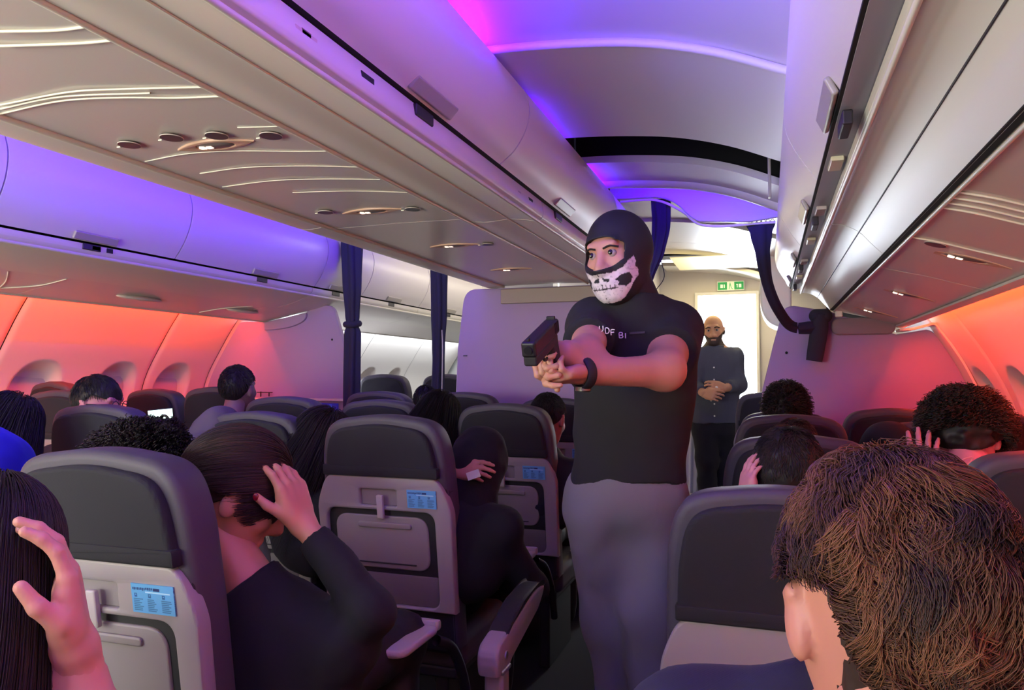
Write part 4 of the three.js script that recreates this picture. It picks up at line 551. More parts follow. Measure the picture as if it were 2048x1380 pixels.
// ---- the standing masked man
{
  const t = thing('person', 'masked man standing in the aisle, black T-shirt and grey trousers, arms outstretched holding a pistol', 'person');
  const yaw = -.08, H = headFrame([-0.415, 1.716, -2.170], -.36, .13, .05, 1.02);
  const sR = [-0.497, 1.511, -2.193], sL = [-0.270, 1.503, -2.336], eR = [-0.461, 1.408, -1.935], wR = [-0.478, 1.420, -1.802], eL = [-0.267, 1.374, -2.067], wL = [-0.436, 1.368, -1.840];
  const chest = ellipsoid([-0.388, 1.394, -2.278], [.180, .20, .115], yaw), belly = ellipsoid([-0.400, 1.194, -2.283], [.166, .2, .108], yaw), hips = ellipsoid([-0.416, 1.001, -2.286], [.170, .13, .118], yaw);
  const torso = union([chest, belly, hips, capsule(sR, sL, .065, .068), capsule([-0.385, 1.518, -2.285], H.p(0, -.08, -.03), .075, .062)], .07);
  const hL = [-0.336, 0.932, -2.317], hR = [-0.494, 0.932, -2.263], kL = [-0.340, 0.658, -2.243], kR = [-0.474, 0.596, -2.327], fL = [kL[0] + .0, .09, kL[2] - .05], fR = [kR[0] + .03, .09, kR[2] - .06];
  const legs = [capsule(hL, kL, .092, .066), capsule(hR, kR, .092, .066), capsule(kL, fL, .064, .042), capsule(kR, fR, .064, .042)];
  const feet = [capsule([fL[0], .05, fL[2] - .04], [fL[0] - .01, .035, fL[2] + .17], .04, .032), capsule([fR[0], .05, fR[2] - .04], [fR[0] - .03, .035, fR[2] + .16], .04, .032)];
  const arms = [capsule(sR, eR, .056, .046), capsule(eR, wR, .046, .032), capsule(sL, eL, .060, .047), capsule(eL, wL, .048, .032)];
  const gF = V([-0.514, 1.390, -1.579]).sub(V([-0.515, 1.454, -1.766])).normalize(), gR = V(0, 0, 0).crossVectors(gF, V(0, 1, 0)).normalize(), gU = V(0, 0, 0).crossVectors(gR, gF).normalize();
  const grip = V([-0.499, 1.418, -1.731]);
  const rh = handPrims({ w: grip.clone().addScaledVector(gF, -.075).addScaledVector(gR, .022).addScaledVector(gU, -.012).toArray(), f: gF.clone().addScaledVector(gU, -.25).toArray(), n: gR.toArray(), back: eR, side: -1, curl: [.2, .75, 1.2, 1.25, 1.3], spread: .0, s: 1.0 });
  const lh = handPrims({ w: [-0.448, 1.365, -1.825], f: V([-0.517, 1.346, -1.665]).sub(V([-0.448, 1.365, -1.825])).toArray(), back: wL, n: [.1, -1, .35], side: 1, curl: [.5, 1.0, 1.05, 1.1, 1.1], spread: .02, s: 1.05 });
  const body = union([torso, ...arms, ...legs, ...feet], .05), cf = () => colr('#c28d78'), hs = headSDF(H, false);
  mesh('body', merged([skinOf(body, .012, cf), skinOf(hs, .0035, cf, .012), skinOf(rh, .004, cf, .01), skinOf(lh, .004, cf, .01)]), M.vc, t);
  for (const sx of [-1, 1]) { const e = mesh('eye', new THREE.SphereGeometry(.0125, 24, 16), S(0xa39994, .4), t); e.position.set(...H.p(sx * .032, .005, .0815)); const ir = mesh('iris', new THREE.SphereGeometry(.0074, 16, 12).scale(1, 1, .4), S(0x1a1412, .2), e); ir.position.set(-.004, .0006, .0108);
    mesh('eyebrow', tube([H.p(sx * .012, .020, .0965), H.p(sx * .034, .025, .0945), H.p(sx * .054, .019, .081)], .003, 14, 6), S(0x231a17, .9), t); }
  // T-shirt
  const cutArm = (s, e, k) => plane(s.map((v, i) => v + (e[i] - v) * k), e.map((v, i) => v - s[i]));
  const sleeves = [clip(capsule(sR, eR, .078, .068), cutArm(sR, eR, .52)), clip(capsule(sL, eL, .084, .074), cutArm(sL, eL, .55))];
  const hem = [-0.405, 1.033, -2.204][1]; const shirt = clip(union([inflate(torso, .014), ...sleeves], .03), (x, y, z) => Math.max(hem - y + .012 * Math.sin(x * 14), y - (H.c[1] - .115)));
  mesh('t_shirt', skinOf(addFolds(shirt, .006, 9, 7, 9, 4), .008), M.blackCloth, t);
  // lettering on the chest, a row of small white capitals
  const fl = (pts) => pts; const glyph = { U: [[-1, 1], [-1, -.6], [-.5, -1], [.5, -1], [1, -.6], [1, 1]], D: [[-1, -1], [-1, 1], [.3, 1], [1, .4], [1, -.4], [.3, -1], [-1, -1]], F: [[-1, -1], [-1, 1], [1, 1], [-1, 1], [-1, .1], [.6, .1]], B: [[-1, -1], [-1, 1], [.7, .9], [.7, .2], [-1, 0], [.9, -.2], [.9, -.9], [-1, -1]], I: [[0, -1], [0, 1]] };
  const front = (x, y, z) => { let p = V(x, y, z); const dir = V(-.18, 0, -1).normalize(); p.addScaledVector(dir, -.25); for (let i = 0; i < 60; i++) { const d = shirt(p.x, p.y, p.z); if (d < .002) break; p.addScaledVector(dir, Math.max(.001, d * .8)); } return p; };
  const spots = [['U', [-0.453, 1.493, -2.125]], ['D', [-0.437, 1.487, -2.131]], ['F', [-0.422, 1.482, -2.136]], ['B', [-0.401, 1.478, -2.143]], ['I', [-0.389, 1.477, -2.148]]];
  mesh('lettering', spots.map(([c, p]) => { const q = front(...p); const g = tube(glyph[c].map(([a, b]) => [q.x + a * .0052, q.y + b * .0075, q.z + .0075 + a * .001]), .0016, 30, 5); return g; }), M.white, t);
  { const q = front(...[-0.357, 1.485, -2.158]); const b = mesh('chest_strip', box(.045, .007, .004, 0, 0, 0, .0015, 1), S(0x3a3540, .7), t); b.position.set(q.x, q.y, q.z + .006); b.rotation.y = .1; b.rotation.z = .05; }
  // trousers with thigh pockets
  const tr = clip(inflate(union([hips, ...legs], .05), .018), (x, y, z) => Math.max(y - hem - .05, .10 - y));
  mesh('trousers', skinOf(addFolds(tr, .011, 7, 6, 7, 9), .010), S(0x74727c, .92, { bumpMap: weave, bumpScale: .0005 }), t);
  mesh('shoe', skinOf(inflate(feet[0], .012), .01), M.seatSide, t); mesh('shoe', skinOf(inflate(feet[1], .012), .01), M.seatSide, t);
  // balaclava: knitted hood with a face opening and a printed skull jaw
  const iv = H.inv.elements, hood = union([inflate(headSDF(H, false), .007), ellipsoid(H.p(0, .024, -.016), [.089 * H.s, .108 * H.s, .110 * H.s], H.yaw, H.pitch, H.roll), capsule(H.p(0, -.07, -.02), [-0.382, 1.552, -2.284], .076, .088), ellipsoid(H.p(0, -.06, .035), [.07, .075, .066], H.yaw, H.pitch, H.roll)], .02);
  const loc = (x, y, z) => [iv[0] * x + iv[4] * y + iv[8] * z + iv[12], iv[1] * x + iv[5] * y + iv[9] * z + iv[13], iv[2] * x + iv[6] * y + iv[10] * z + iv[14]];
  const opening = (X, Y) => { const top = .052 - .02 * Math.pow(Math.abs(X) / .06, 3), bot = -.040 + .022 * Math.pow(Math.abs(X) / .06, 2); return Math.max(Math.abs(X) - .064, Y - top, bot - Y); };    // negative inside
  const holed = (x, y, z) => { const d = hood(x, y, z); if (Math.abs(d) > .05) return d; const [X, Y, Z] = loc(x, y, z); return Z > .02 ? Math.max(d, -opening(X, Y)) : d; }; holed.lo = hood.lo; holed.hi = hood.hi;
  const clothC = colr('#1a1a22'), bone = '#d8cfd2', inPoly = (px, py, P) => { let c = false; for (let i = 0, j = P.length - 1; i < P.length; j = i++) if ((P[i][1] > py) !== (P[j][1] > py) && px < (P[j][0] - P[i][0]) * (py - P[i][1]) / (P[j][1] - P[i][1]) + P[i][0]) c = !c; return c; };
  const jaw = [[0, -.052], [.028, -.050], [.050, -.038], [.064, -.020], [.078, -.012], [.086, -.024], [.082, -.038], [.093, -.050], [.092, -.066], [.078, -.076], [.066, -.096], [.046, -.122], [.030, -.132], [0, -.134]], cheek = [[.030, -.070], [.044, -.058], [.062, -.054], [.070, -.064], [.066, -.082], [.052, -.092], [.034, -.086], [.037, -.077]], nose = [[.004, -.060], [.020, -.070], [.018, -.076], [.005, -.073]];
  const print = (x, y, z) => { const [X, Y, Z] = loc(x, y, z); if (Z < -.02) return clothC; const a = Math.abs(Math.atan2(X, Z + .02)) * .092; const n = .002 * noise(X * 160, Y * 160, 3); if (!inPoly(a + n, Y + n, jaw) || inPoly(a + n, Y, cheek) || inPoly(a, Y + n, nose)) return clothC; const lip = Math.abs(Y + .094 - .10 * a * a * 10) < .0018 && a < .034, tooth = Y < -.084 && Y > -.097 && Math.abs(((a + .0045) % .009) - .0045) < .0008 && a < .03; if (lip || tooth) return colr('#3a3238'); return colr(bone, .18 * noise(X * 90, Y * 90, Z * 90) - (noise(X * 330, Y * 330, 1) > .62 ? .3 : 0)); };
  const neckEnd = [-0.386, 1.512, -2.242][1]; mesh('balaclava', skinOf(clip(holed, (x, y, z) => neckEnd - y), .0026, print, .012), M.hairMat, t);
  // wrist watch
  const wt = thing('watch', 'dark wrist watch with metal bezel on the masked man\'s left wrist', 'watch'); const wm = V(wL).lerp(V([-0.448, 1.365, -1.825]), .5); wt.position.copy(wm); wt.lookAt(V(wL).add(V(wL).sub(V(eL))));
  const band = mesh('strap', new THREE.TorusGeometry(.037, .007, 10, 36).scale(1, 1, 2.2), M.seatSide, wt); const fc = mesh('watch_case', new THREE.CylinderGeometry(.019, .020, .010, 28), S(0x6a655f, .35, { metalness: .6 }), wt); fc.position.set(0, -.039, 0); mesh('dial', new THREE.CylinderGeometry(.017, .017, .004, 28).translate(0, -.006, 0), M.dark, fc);
  // pistol
  const g = thing('pistol', 'black pistol held in both hands by the masked man, pointing to the left', 'pistol'); g.position.copy(grip).addScaledVector(gU, .035).addScaledVector(gF, .05); g.quaternion.setFromRotationMatrix(new THREE.Matrix4().makeBasis(gR, gU, gF.clone().negate())); 
  { const gm = S(0x17151a, .45), q = g; q.scale.set(1.15, 1.15, 1.15); const bs = new THREE.Matrix4();
    mesh('slide', box(.03, .032, .185, 0, .018, -.01, .006, 3), gm, q); mesh('frame', box(.028, .022, .165, 0, -.006, -.015, .005, 2), S(0x1e1b20, .6), q);
    const gp = mesh('grip', box(.029, .10, .048, 0, 0, 0, .010, 3), S(0x1e1b20, .7), q); gp.position.set(0, -.055, .055); gp.rotation.x = -.25;
    const tg = new THREE.TorusGeometry(.019, .0035, 8, 20, Math.PI); tg.rotateY(Math.PI / 2); tg.rotateX(Math.PI); const tgm = mesh('trigger_guard', tg, gm, q); tgm.position.set(0, -.017, .008); mesh('muzzle', new THREE.CylinderGeometry(.008, .008, .006, 20).rotateX(Math.PI / 2).translate(0, .018, -.103), M.gap, q);
    mesh('sight', box(.004, .006, .008, 0, .037, -.094, .001, 1), gm, q); mesh('sight', box(.018, .007, .008, 0, .037, .072, .001, 1), gm, q); mesh('serrations', [0, 1, 2, 3, 4].map(k => box(.0315, .022, .003, 0, .02, .045 + k * .007, .0008, 1)), M.gap, q); }
}
// ---- the bald man in the galley doorway
{
  const t = thing('person', 'bald bearded man in dark button shirt standing in the bright galley doorway', 'person');
  const H = headFrame([-0.375, 1.698, -5.679], .0, .1, .06, .92), sR = [-0.501, 1.494, -5.645], sL = [-0.241, 1.502, -5.755], eR = [-0.513, 1.294, -5.596], wR = [-0.430, 1.235, -5.447], eL = [-0.199, 1.301, -5.704], wL = [-0.288, 1.274, -5.495], yaw = .05;
  const torso = union([ellipsoid([-0.373, 1.386, -5.714], [.165, .19, .115], yaw), ellipsoid([-0.373, 1.181, -5.724], [.155, .18, .115], yaw), ellipsoid([-0.375, 1.013, -5.730], [.155, .12, .115], yaw), capsule(sR, sL, .06, .06), capsule([-0.375, 1.524, -5.708], H.p(0, -.08, -.03), .07, .055)], .07);
  const hR = [-0.446, 0.958, -5.708], hL = [-0.298, 0.958, -5.759], fR = [-0.423, 0.495, -5.716], fL = [-0.353, 0.476, -5.868], kR = [-0.432, 0.738, -5.680], kL = [-0.318, 0.729, -5.805]; fR[1] = fL[1] = .09;
  const legs = [capsule(hR, kR, .085, .065), capsule(kR, fR, .062, .045), capsule(hL, kL, .085, .065), capsule(kL, fL, .062, .045)], feet = [capsule([fR[0], .05, fR[2]], [fR[0], .04, fR[2] + .17], .04, .034), capsule([fL[0], .05, fL[2]], [fL[0] + .02, .04, fL[2] + .17], .04, .034)];
  const arms = [capsule(sR, eR, .05, .042), capsule(eR, wR, .042, .03), capsule(sL, eL, .05, .042), capsule(eL, wL, .042, .03)];
  const rh = handPrims({ w: wR, f: [.7, -.05, .5], n: [-.4, .3, .9], side: 1, curl: [.5, .7, .8, .9, .9] }), lh = handPrims({ w: wL, f: [-.8, .15, .45], n: [.4, .4, .9], side: -1, curl: [.5, .7, .8, .9, .9] });
  const iv = H.inv.elements, cf = (x, y, z) => { const X = iv[0] * x + iv[4] * y + iv[8] * z + iv[12], Y = iv[1] * x + iv[5] * y + iv[9] * z + iv[13], Z = iv[2] * x + iv[6] * y + iv[10] * z + iv[14]; if (Math.hypot(X, Y + .03, Z) < .13 && Z > -.01 && Y < -.052 + .9 * Math.max(0, Math.abs(X) - .035) && !(Math.abs(X) < .018 && Math.abs(Y + .071) < .006)) return colr('#3a2a24', .2 * noise(x * 150, y * 150, z * 150)); return colr('#c58f6c'); };
  mesh('body', merged([skinOf(union([torso, ...arms, ...legs, ...feet], .05), .016, cf), skinOf(headSDF(H), .005, cf, .012), skinOf(rh, .005, cf, .01), skinOf(lh, .005, cf, .01)]), M.vc, t);
  for (const sx of [-1, 1]) { const e = mesh('eye', new THREE.SphereGeometry(.0112, 14, 10), S(0xa39994, .4), t); e.position.set(...H.p(sx * .032, .005, .082)); mesh('iris', new THREE.SphereGeometry(.006, 10, 8).translate(0, 0, .0085), M.dark, e); mesh('eyebrow', tube([H.p(sx * .014, .026, .098), H.p(sx * .034, .03, .095), H.p(sx * .054, .022, .080)], .004, 10, 5), S(0x2a1e1a, .9), t); }
  const hem = [-0.370, 1.014, -5.658][1], sl = [capsule(sR, eR, .064, .058), clip(capsule(eR, wR, .056, .044), plane(V(eR).lerp(V(wR), .8).toArray(), V(wR).sub(V(eR)).toArray())), capsule(sL, eL, .064, .058), clip(capsule(eL, wL, .056, .044), plane(V(eL).lerp(V(wL), .8).toArray(), V(wL).sub(V(eL)).toArray()))];
  mesh('shirt', skinOf(addFolds(clip(union([inflate(torso, .018), ...sl], .03), (x, y, z) => Math.max(hem - y, y - H.c[1] + .125)), .008, 10, 8, 10, 2), .010), S(0x4b4e5a, .9), t);
  mesh('collar', new THREE.TorusGeometry(.062, .013, 8, 24).rotateX(Math.PI / 2).translate(H.c[0] + .005, H.c[1] - .125, H.c[2] - .012), S(0x4b4e5a, .9), t);
  for (let k = 0; k < 5; k++) { const p = [-0.367, 1.422, -5.567]; mesh('button', new THREE.SphereGeometry(.006, 10, 8).scale(1, 1, .5).translate(p[0], p[1] - k * .088, p[2]), M.white, t); }
  mesh('trousers', skinOf(addFolds(clip(inflate(union([ellipsoid([-0.375, 0.995, -5.731], [.155, .12, .11], yaw), ...legs], .04), .014), (x, y, z) => Math.max(y - hem - .05, .08 - y)), .006), .012), S(0x1d1d22, .9), t);
  mesh('shoe', skinOf(inflate(feet[0], .01), .012), M.dark, t); mesh('shoe', skinOf(inflate(feet[1], .01), .012), M.dark, t);
  const ky = thing('earphones', 'small white earphones on a cord in the bald man\'s hands', 'earphones', [-0.364, 1.253, -5.448]); mesh('earbud', new THREE.SphereGeometry(.012, 12, 10), M.white, ky); mesh('earbud', new THREE.SphereGeometry(.011, 12, 10).translate(.02, .025, 0), M.white, ky); mesh('cord', tube([[0, 0, 0], [-.012, -.04, .01], [-.02, -.075, 0], [-.008, -.05, -.01], [.02, .02, 0]], .003, 20, 5), M.white, ky);
}
// ---- seated passengers, near to far
{ // the large curly head at lower right
  const h = [0.090, 1.176, -0.653];
  passenger('large wavy brown-haired head nearest the camera at lower right, navy top', { h, yaw: Math.PI + .18, pitch: .2, s: .92, sh: [0.097, 1.021, -0.684], seat: [.14, -.58], cloth: 0x1f1e30, collar: .0, skin: '#c07f6c', hcell: .004,
    arms: [{ s: [0.022, 0.978, -0.723], e: [-.14, .78, -.95], w: [.0, .72, -1.1] }, { s: [.30, .985, -.74], e: [.36, .80, -.95], w: [.2, .72, -1.1] }],
    hair: (H, t) => { const keep = d => d.y > -.15 - (d.z < 0 ? -d.z * .75 : 0) && !(d.z > .35 && d.y < .35) && !(Math.abs(d.x) > .62 && d.y < .08 && d.z > -.6), rad = [.082, .104, .106], off = [0, .020, -.016];
      mesh('hair', merged([capMesh(H, { colour: '#33211a', rad, off, cell: .004, bump: .012, bf: 30, cut: (X, Y, Z) => Math.abs(X) > .055 && Y < .035 && Z > -.07 ? -.01 : Math.max(Y - .03 + (Z < .03 ? (.03 - Z) * 1.7 : 0), -1) }), growHair(H, { n: 38000, vary: .12, len: .05, colour: '#33201a', colour2: '#7a4d2e', rad, off, seed: 11, steps: 6, keep, curl: .40, coh: .08, freq: 110, lift: .04, layer: .012, wrap: true, lenAt: d => Math.abs(d.x) > .5 && d.y < .45 ? .45 : 1,
          flow: (p, m, d) => { const sd = Math.abs(d.x) > .5 && d.y < .45; const v = sd ? V(.2 * noise(d.x * 6, d.y * 6, d.z * 6), -.25, -1) : V(.9 * noise(d.x * 4, d.y * 4, d.z * 4), -.6 + .7 * noise(d.x * 4 + 20, d.y * 4, d.z * 4), .9 * noise(d.x * 4, d.y * 4 + 9, d.z * 4) - .25); v.addScaledVector(m, -v.dot(m)); return v.normalize().addScaledVector(m, .2 * noise(d.x * 9, d.y * 9, d.z * 9)); }, r0: .0005, r1: .00028 })]), M.hair, t); } });
}
{ // the woman with red nails
  const h = [-1.194, 1.083, -1.464], sh = [-1.056, 0.768, -1.462], wr = [-1.023, 1.014, -1.483], el = [-0.828, 0.846, -1.452];
  const r = passenger('woman with smooth brown hair, red nails and black sweater, right hand on her head', { h, yaw: Math.PI - .85, pitch: .5, roll: .05, s: 1.13, sh, pel: [-1.16, .60, -1.60], cloth: 0x14151a, garment: 'sweater', skin: '#c4876f', hcell: .004, ccell: .009, collar: -.16, twist: 0,
    arms: [{ s: [-0.949, 0.775, -1.498], e: el, w: wr, cuff: .86, hand: { f: V([-1.076, 1.177, -1.458]).sub(V(wr)).toArray(), n: [.97, .2, .1], side: 1, curl: [.25, .4, .42, .44, .46], spread: -.02, s: 1.12 } }, { s: [-1.244, 0.748, -1.451], e: [-1.32, .72, -1.70], w: [-1.22, .68, -1.88] }], handCell: .0035,
    hair: longHair('#251614', 12000, .17, { colour2: '#40261f', seed: 21, cell: .004, wrap: true, keep: d => d.y > -.12 - (d.z < .2 ? (.2 - d.z) * .42 : 0) && !(Math.abs(d.x) > .75 && d.y < -.1), lenAt: d => Math.abs(d.x) > .6 && d.y < .3 ? .22 : Math.max(.25, Math.min(1, .45 + d.y * .8)), flow: (p, m, d) => { const v = V(0, -.55, -1); return v.addScaledVector(m, -v.dot(m)).normalize(); }, curl: .04, r0: .0009, layer: .006 })});
  const tp = r.hands[0].tips[0], nl = mesh('fingernail', new THREE.SphereGeometry(1, 16, 12), S(0x7a1022, .25), r.t); nl.scale.set(.0066, .0088, .003); nl.position.copy(tp.p).addScaledVector(V(.35, .1, .9).normalize(), .0065); nl.lookAt(nl.position.clone().add(V(.35, .1, .9)));
  mesh('hair_wisp', [tube([[-1.220, 0.958, -1.460], [-1.203, 0.911, -1.468], [-1.170, 0.881, -1.481]], .0014, 12, 5), tube([[-1.146, 0.970, -1.485], [-1.156, 0.935, -1.484], [-1.170, 0.899, -1.480]], .001, 12, 5)], S(0x3a2420, .5), r.t);
}
{ // lower left: long dark hair held by one hand
  const h = [-1.004, 1.097, -0.724], wr = [-0.853, 1.007, -0.738], el = [-0.836, 0.870, -0.760];
  passenger('dark long-haired passenger at the lower left corner, bare forearm, hand against the hair', { h, yaw: Math.PI + .2, pitch: .3, s: 1.0, sh: [h[0] - .1, .93, h[2] + .02], seat: [-1.0, -.36], cloth: 0x1c1a20, skin: '#cf9280', hcell: .005,
    arms: [{ s: [-.74, .93, -.60], e: el, w: wr, cuff: 0, hand: { f: V([-0.860, 1.102, -0.731]).sub(V(wr)).toArray(), n: [.62, .15, -.70], side: 1, curl: [.6, .42, .45, .5, .5], spread: .02, s: 1.12 } }, { s: [-1.1, .93, -.62], e: [-1.15, .75, -.8], w: [-1.0, .72, -.95] }], handCell: .003,
    hair: longHair('#140d0f', 14000, .36, { colour2: '#2c1b1c', seed: 31, cell: .005, r0: .0007, layer: .008, keep: d => d.y > -.2 - (d.z < .2 ? (.2 - d.z) * .5 : 0), flow: (p, m, d) => V(m.x * .3, -1, m.z * .25), curl: .05 }) });
}
passenger('passenger in a bright blue hood at the left frame edge', { h: [-1.968, 1.066, -1.399], yaw: Math.PI, pitch: .4, cloth: 0x1412a8, hcell: .008, hair: (H, t) => { const f = addFolds(union([ellipsoid(H.p(0, .02, -.015), [.13, .145, .14]), capsule(H.p(0, -.05, -.03), H.p(0, -.2, -.06), .11, .15)], .05), .006); mesh('hood', skinOf(f, .009), S(0x1714c8, .8), t); } });
passenger('passenger with a dark curly bun and black hair tie, left of centre', { h: [-1.647, 1.074, -1.625], yaw: Math.PI, pitch: .4, s: 1.02, cloth: 0x15131a, hcell: .008, hair: (H, t) => { curlyHair('#140c10', 5000, .05, [.112, .118, .115], { colour2: '#2a1a20', seed: 41, keep: d => d.y > -.4 })(H, t); const b = [-1.621, 1.232, -1.670]; mesh('hair_tie', [new THREE.TorusGeometry(.016, .004, 8, 20).translate(...b), new THREE.TorusGeometry(.013, .004, 8, 20).rotateY(1).translate(b[0] + .015, b[1] - .008, b[2])], S(0x0c0b10, .3), t); } });
passenger('black-haired passenger in profile with glasses, under the middle left window', { h: [-2.822, 1.235, -2.526], seat: [-3.36, -2.74], yaw: Math.PI / 2 + .15, pitch: .1, skin: '#c77f8a', cloth: 0x1b1020, hcell: .006, hair: (H, t) => { shortHair('#0d080c', 1500, .03, { seed: 8, up: .05, cap: { rad: [.088, .108, .112] } })(H, t); for (const s of [-1, 1]) { const r = mesh('glasses_rim', new THREE.TorusGeometry(.022, .002, 8, 24), M.slot, t); r.position.set(...H.p(s * .032, .002, .112)); r.rotation.set(0, H.yaw, 0); } mesh('glasses_arm', tube([H.p(-.055, .006, .105), H.p(-.08, .006, .05), H.p(-.082, .0, -.02)], .002, 8, 5), M.slot, t); mesh('glasses_arm', tube([H.p(.055, .006, .105), H.p(.08, .006, .05), H.p(.082, .0, -.02)], .002, 8, 5), M.slot, t); } });
passenger('short-haired passenger seated tall before the pink left partition', { h: [-2.704, 1.290, -3.305], seat: [-2.97, -3.4], yaw: Math.PI + .1, pitch: .0, skin: '#8d6a70', cloth: 0x2a2530, hcell: .006, hair: shortHair('#1a1016', 1200, .012, { seed: 9, cap: { rad: [.080, .104, .104] } }) });
passenger('passenger with long dark hair falling beside the seat, behind the red-nailed woman', { h: [-1.743, 1.085, -2.651], seat: [-1.75, -2.48], s: 1.08, yaw: Math.PI - .5, pitch: .4, roll: .2, cloth: 0x17141d, hcell: .008, hair: longHair('#150d12', 3000, .34, { colour2: '#2c1c26', seed: 51, keep: d => d.y > -.5, flow: (p, m, d) => V(m.x * .3, -1, m.z * .3) }) });
{
  const h = [-1.007, 1.033, -2.547], wr = [-1.051, 1.034, -2.405];
  passenger('passenger in a black hoodie bowed forward, hand on the back of the neck', { h, yaw: Math.PI, pitch: .75, cloth: 0x0e0f16, garment: 'hoodie', hcell: .008, sh: [h[0] - .02, h[1] - .19, h[2] + .14], seat: [-1.175, -2.2], skin: '#b87468',
    arms: [{ s: [h[0] + .14, h[1] - .22, h[2] + .14], e: [h[0] + .21, h[1] - .42, h[2] + .02], w: [h[0] + .05, h[1] - .45, h[2] - .12] }, { s: [h[0] - .16, h[1] - .20, h[2] + .15], e: [h[0] - .3, h[1] - .12, h[2] + .08], w: wr, hand: { f: V([-0.957, 1.040, -2.384]).sub(V(wr)).toArray(), n: [.1, .6, .8], side: 1, curl: [.2, .35, .4, .4, .4], spread: .04, s: .95 } }], handCell: .004,
    hair: (H, t) => { const f = addFolds(union([ellipsoid(H.p(0, .02, -.01), [.105, .125, .122], H.yaw, H.pitch), capsule(H.p(0, -.06, -.05), [h[0], h[1] - .17, h[2] + .11], .09, .11)], .05), .006); mesh('hood', skinOf(f, .008), S(0x0c0c13, .9), t); const l = mesh('white_tag', box(.045, .03, .004, 0, 0, 0, .001, 1), M.pale, t); l.position.set(...[-0.944, 1.026, -2.336]); l.rotation.set(-.6, .2, .5); } });
}
passenger('cropped dark-haired head with one ear showing, just left of the masked man', { h: [-0.996, 1.154, -3.424], seat: [-1.15, -3.16], yaw: Math.PI - .15, pitch: .3, s: .95, cloth: 0x17151f, hcell: .005, skin: '#a66a62', hair: shortHair('#140f10', 1600, .014, { seed: 12, colour2: '#2b2220' }) });
passenger('dark-haired passenger slumped before the central partition\'s lower left', { h: [-1.488, 1.154, -3.254], seat: [-1.75, -3.3], yaw: Math.PI - .3, pitch: .4, cloth: 0x141219, hcell: .008, skin: '#99635c', hair: longHair('#100b10', 1800, .22, { seed: 61, keep: d => d.y > -.4 }) });
passenger('round dark head at the foot of the dark curtain', { h: [-1.900, 1.201, -3.957], yaw: Math.PI, pitch: .3, s: .8, cloth: 0x20184a, hcell: .008, hair: shortHair('#0c0a0e', 900, .012, { seed: 13 }) });
{
  const h = [0.050, 1.083, -2.168], wr = [-0.062, 1.022, -2.090];
  passenger('close-cropped dark head with fingers at its left side, behind the big right seat', { h, yaw: Math.PI - .05, pitch: .45, s: 1.04, cloth: 0x141418, hcell: .005, skin: '#c4808a', sh: [h[0], h[1] - .2, h[2] + .12], seat: [.03, -1.6], ears: false,
    arms: [{ s: [h[0] - .16, h[1] - .22, h[2] + .12], e: [h[0] - .22, h[1] - .28, h[2] - .06], w: wr, hand: { f: [.12, .9, -.05], n: [-.9, .1, .5], side: 1, curl: [.3, .3, .3, .35, .4], spread: .03, s: .8 } }, { s: [h[0] + .16, h[1] - .22, h[2] + .12], e: [h[0] + .22, h[1] - .4, h[2]], w: [h[0] + .1, h[1] - .45, h[2] - .15] }], handCell: .004,
    hair: shortHair('#171210', 4500, .020, { seed: 14, colour2: '#3a2e28', keep: d => d.y > -.45, cut: (X, Y, Z) => Math.max(Y + .03 + (Z < .03 ? (.03 - Z) * 1.0 : -.1), -1), cap: { rad: [.092, .108, .110], cell: .005 } }) });
}
passenger('dark curly head farthest on the right aisle, before the purple partition', { h: [0.082, 1.192, -3.794], seat: [.09, -3.32], yaw: Math.PI, pitch: .3, s: 1.0, cloth: 0x15131a, hcell: .007, hair: curlyHair('#120c0c', 2500, .022, [.094, .104, .108], { seed: 15, colour2: '#33261f', keep: d => d.y > -.5 }) });
passenger('brown hair just showing over the second right seat back', { h: [0.098, 1.060, -3.117], seat: [.09, -2.47], yaw: Math.PI, pitch: .4, cloth: 0x15131a, hcell: .008, hair: shortHair('#2a1a16', 1800, .02, { seed: 16, colour2: '#5a4034', keep: d => d.y > -.4 }) });
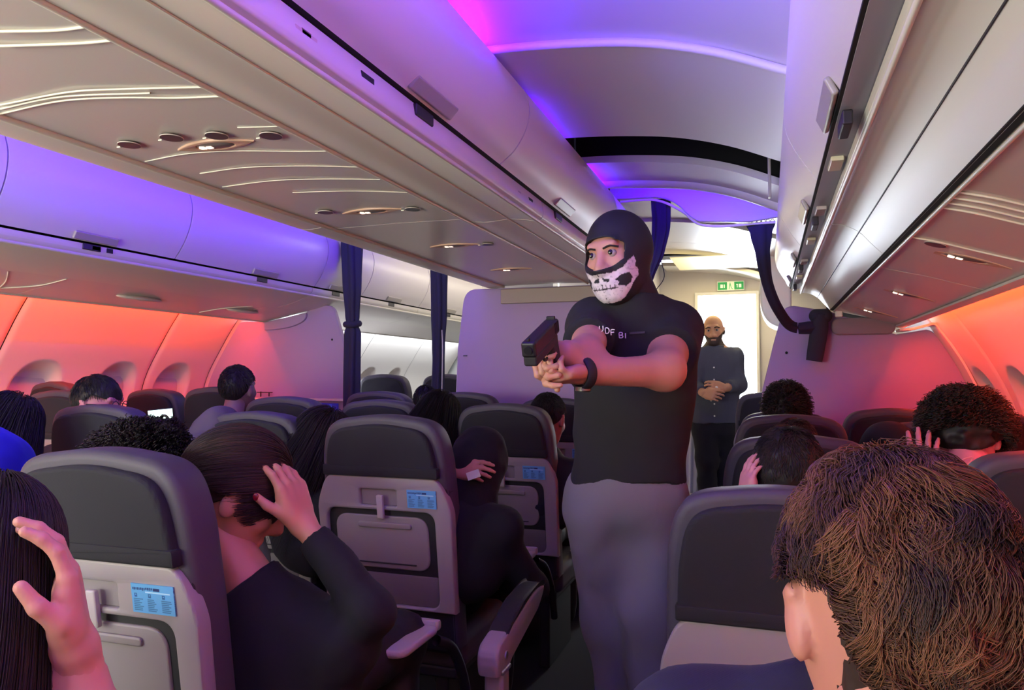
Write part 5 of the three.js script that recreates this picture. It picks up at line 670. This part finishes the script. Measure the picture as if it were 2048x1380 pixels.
{
  const h = [0.586, 1.160, -2.667], wr = [0.436, 1.044, -2.494];
  passenger('curly dark-haired passenger at right, hand raised to the head, mask ties at the nape', { h, yaw: Math.PI - .3, pitch: .55, roll: -.1, s: 1.02, cloth: 0x6d3f52, hcell: .006, skin: '#c9808c', sh: [h[0] + .04, h[1] - .17, h[2] + .14], seat: [.66, -1.98],
    arms: [{ s: [h[0] - .14, h[1] - .2, h[2] + .14], e: [h[0] - .18, h[1] - .42, h[2] + .02], w: wr, hand: { f: V([0.443, 1.181, -2.543]).sub(V(wr)).toArray(), n: [-.3, .05, .95], side: 1, curl: [.1, .15, .15, .2, .2], spread: .12, s: 1.0 } }, { s: [h[0] + .18, h[1] - .2, h[2] + .14], e: [h[0] + .24, h[1] - .38, h[2]], w: [h[0] + .1, h[1] - .42, h[2] - .15] }], handCell: .004,
    hair: (H, t) => { curlyHair('#130b0b', 6500, .04, [.106, .116, .118], { seed: 17, colour2: '#3a211a', keep: d => d.y > -.35 - (d.z > 0 ? -.2 : 0) })(H, t); const L = (pts) => tube(pts, .0024, 24, 6); mesh('mask_tie', [L([[0.479, 1.086, -2.401], [0.449, 1.108, -2.389], [0.466, 1.125, -2.395], [0.490, 1.108, -2.404], [0.476, 1.084, -2.400]]), L([[0.506, 1.096, -2.410], [0.520, 1.122, -2.413], [0.547, 1.129, -2.422], [0.533, 1.108, -2.418], [0.502, 1.091, -2.409]]), L([[0.476, 1.084, -2.400], [0.492, 1.072, -2.406], [0.519, 1.086, -2.415], [0.540, 1.108, -2.421]])], S(0xcf8f98, .6), t); } });
}
passenger('dark shape of a passenger between the right window seats', { h: [0.423, 1.076, -3.070], yaw: Math.PI, pitch: .5, s: .9, cloth: 0x141118, hcell: .009, hair: (H, t) => mesh('hood', skinOf(addFolds(ellipsoid(H.p(0, .0, -.01), [.10, .115, .12]), .004), .009), S(0x15131a, .9), t) });
passenger('dark-haired passenger at far left behind the blue hood', { h: [-2.660, 1.163, -2.003], yaw: Math.PI, pitch: .4, cloth: 0x160f1a, hcell: .009, hair: longHair('#130a12', 1500, .2, { seed: 71, keep: d => d.y > -.4 }) });
passenger('passenger under a pale hood behind the left-centre seat back', { h: [-2.207, 1.105, -2.585], seat: [-2.25, -2.42], yaw: Math.PI, s: .86, pitch: .5, cloth: 0x4f444c, hcell: .009, hair: (H, t) => mesh('hood', skinOf(addFolds(union([ellipsoid(H.p(0, .01, -.015), [.098, .118, .112]), capsule(H.p(0, -.05, -.03), H.p(.0, -.2, -.1), .10, .13)], .05), .006), .008), S(0x574c55, .9), t) });
{ // a glowing phone held up between the rows
  const ph = tag(mesh('phone', box(.085, .045, .008, 0, 0, 0, .004), M.dark), 'phone with a bright white screen held up left of centre', 'phone'); ph.position.set(...[-1.939, 1.227, -1.984]); ph.rotation.y = .45; ph.rotation.z = .1; mesh('screen', box(.078, .039, .003, 0, 0, .004, .001, 1), glow(0xd8fff2, 3), ph);
  const pl = new THREE.RectAreaLight(0xd8fff2, 3, .078, .039); pl.rotation.y = Math.PI; pl.position.set(0, 0, .008); ph.add(pl);
}

scene.traverse(o => { if (o.isMesh) o.castShadow = o.receiveShadow = true; });
renderer.render(scene, camera);
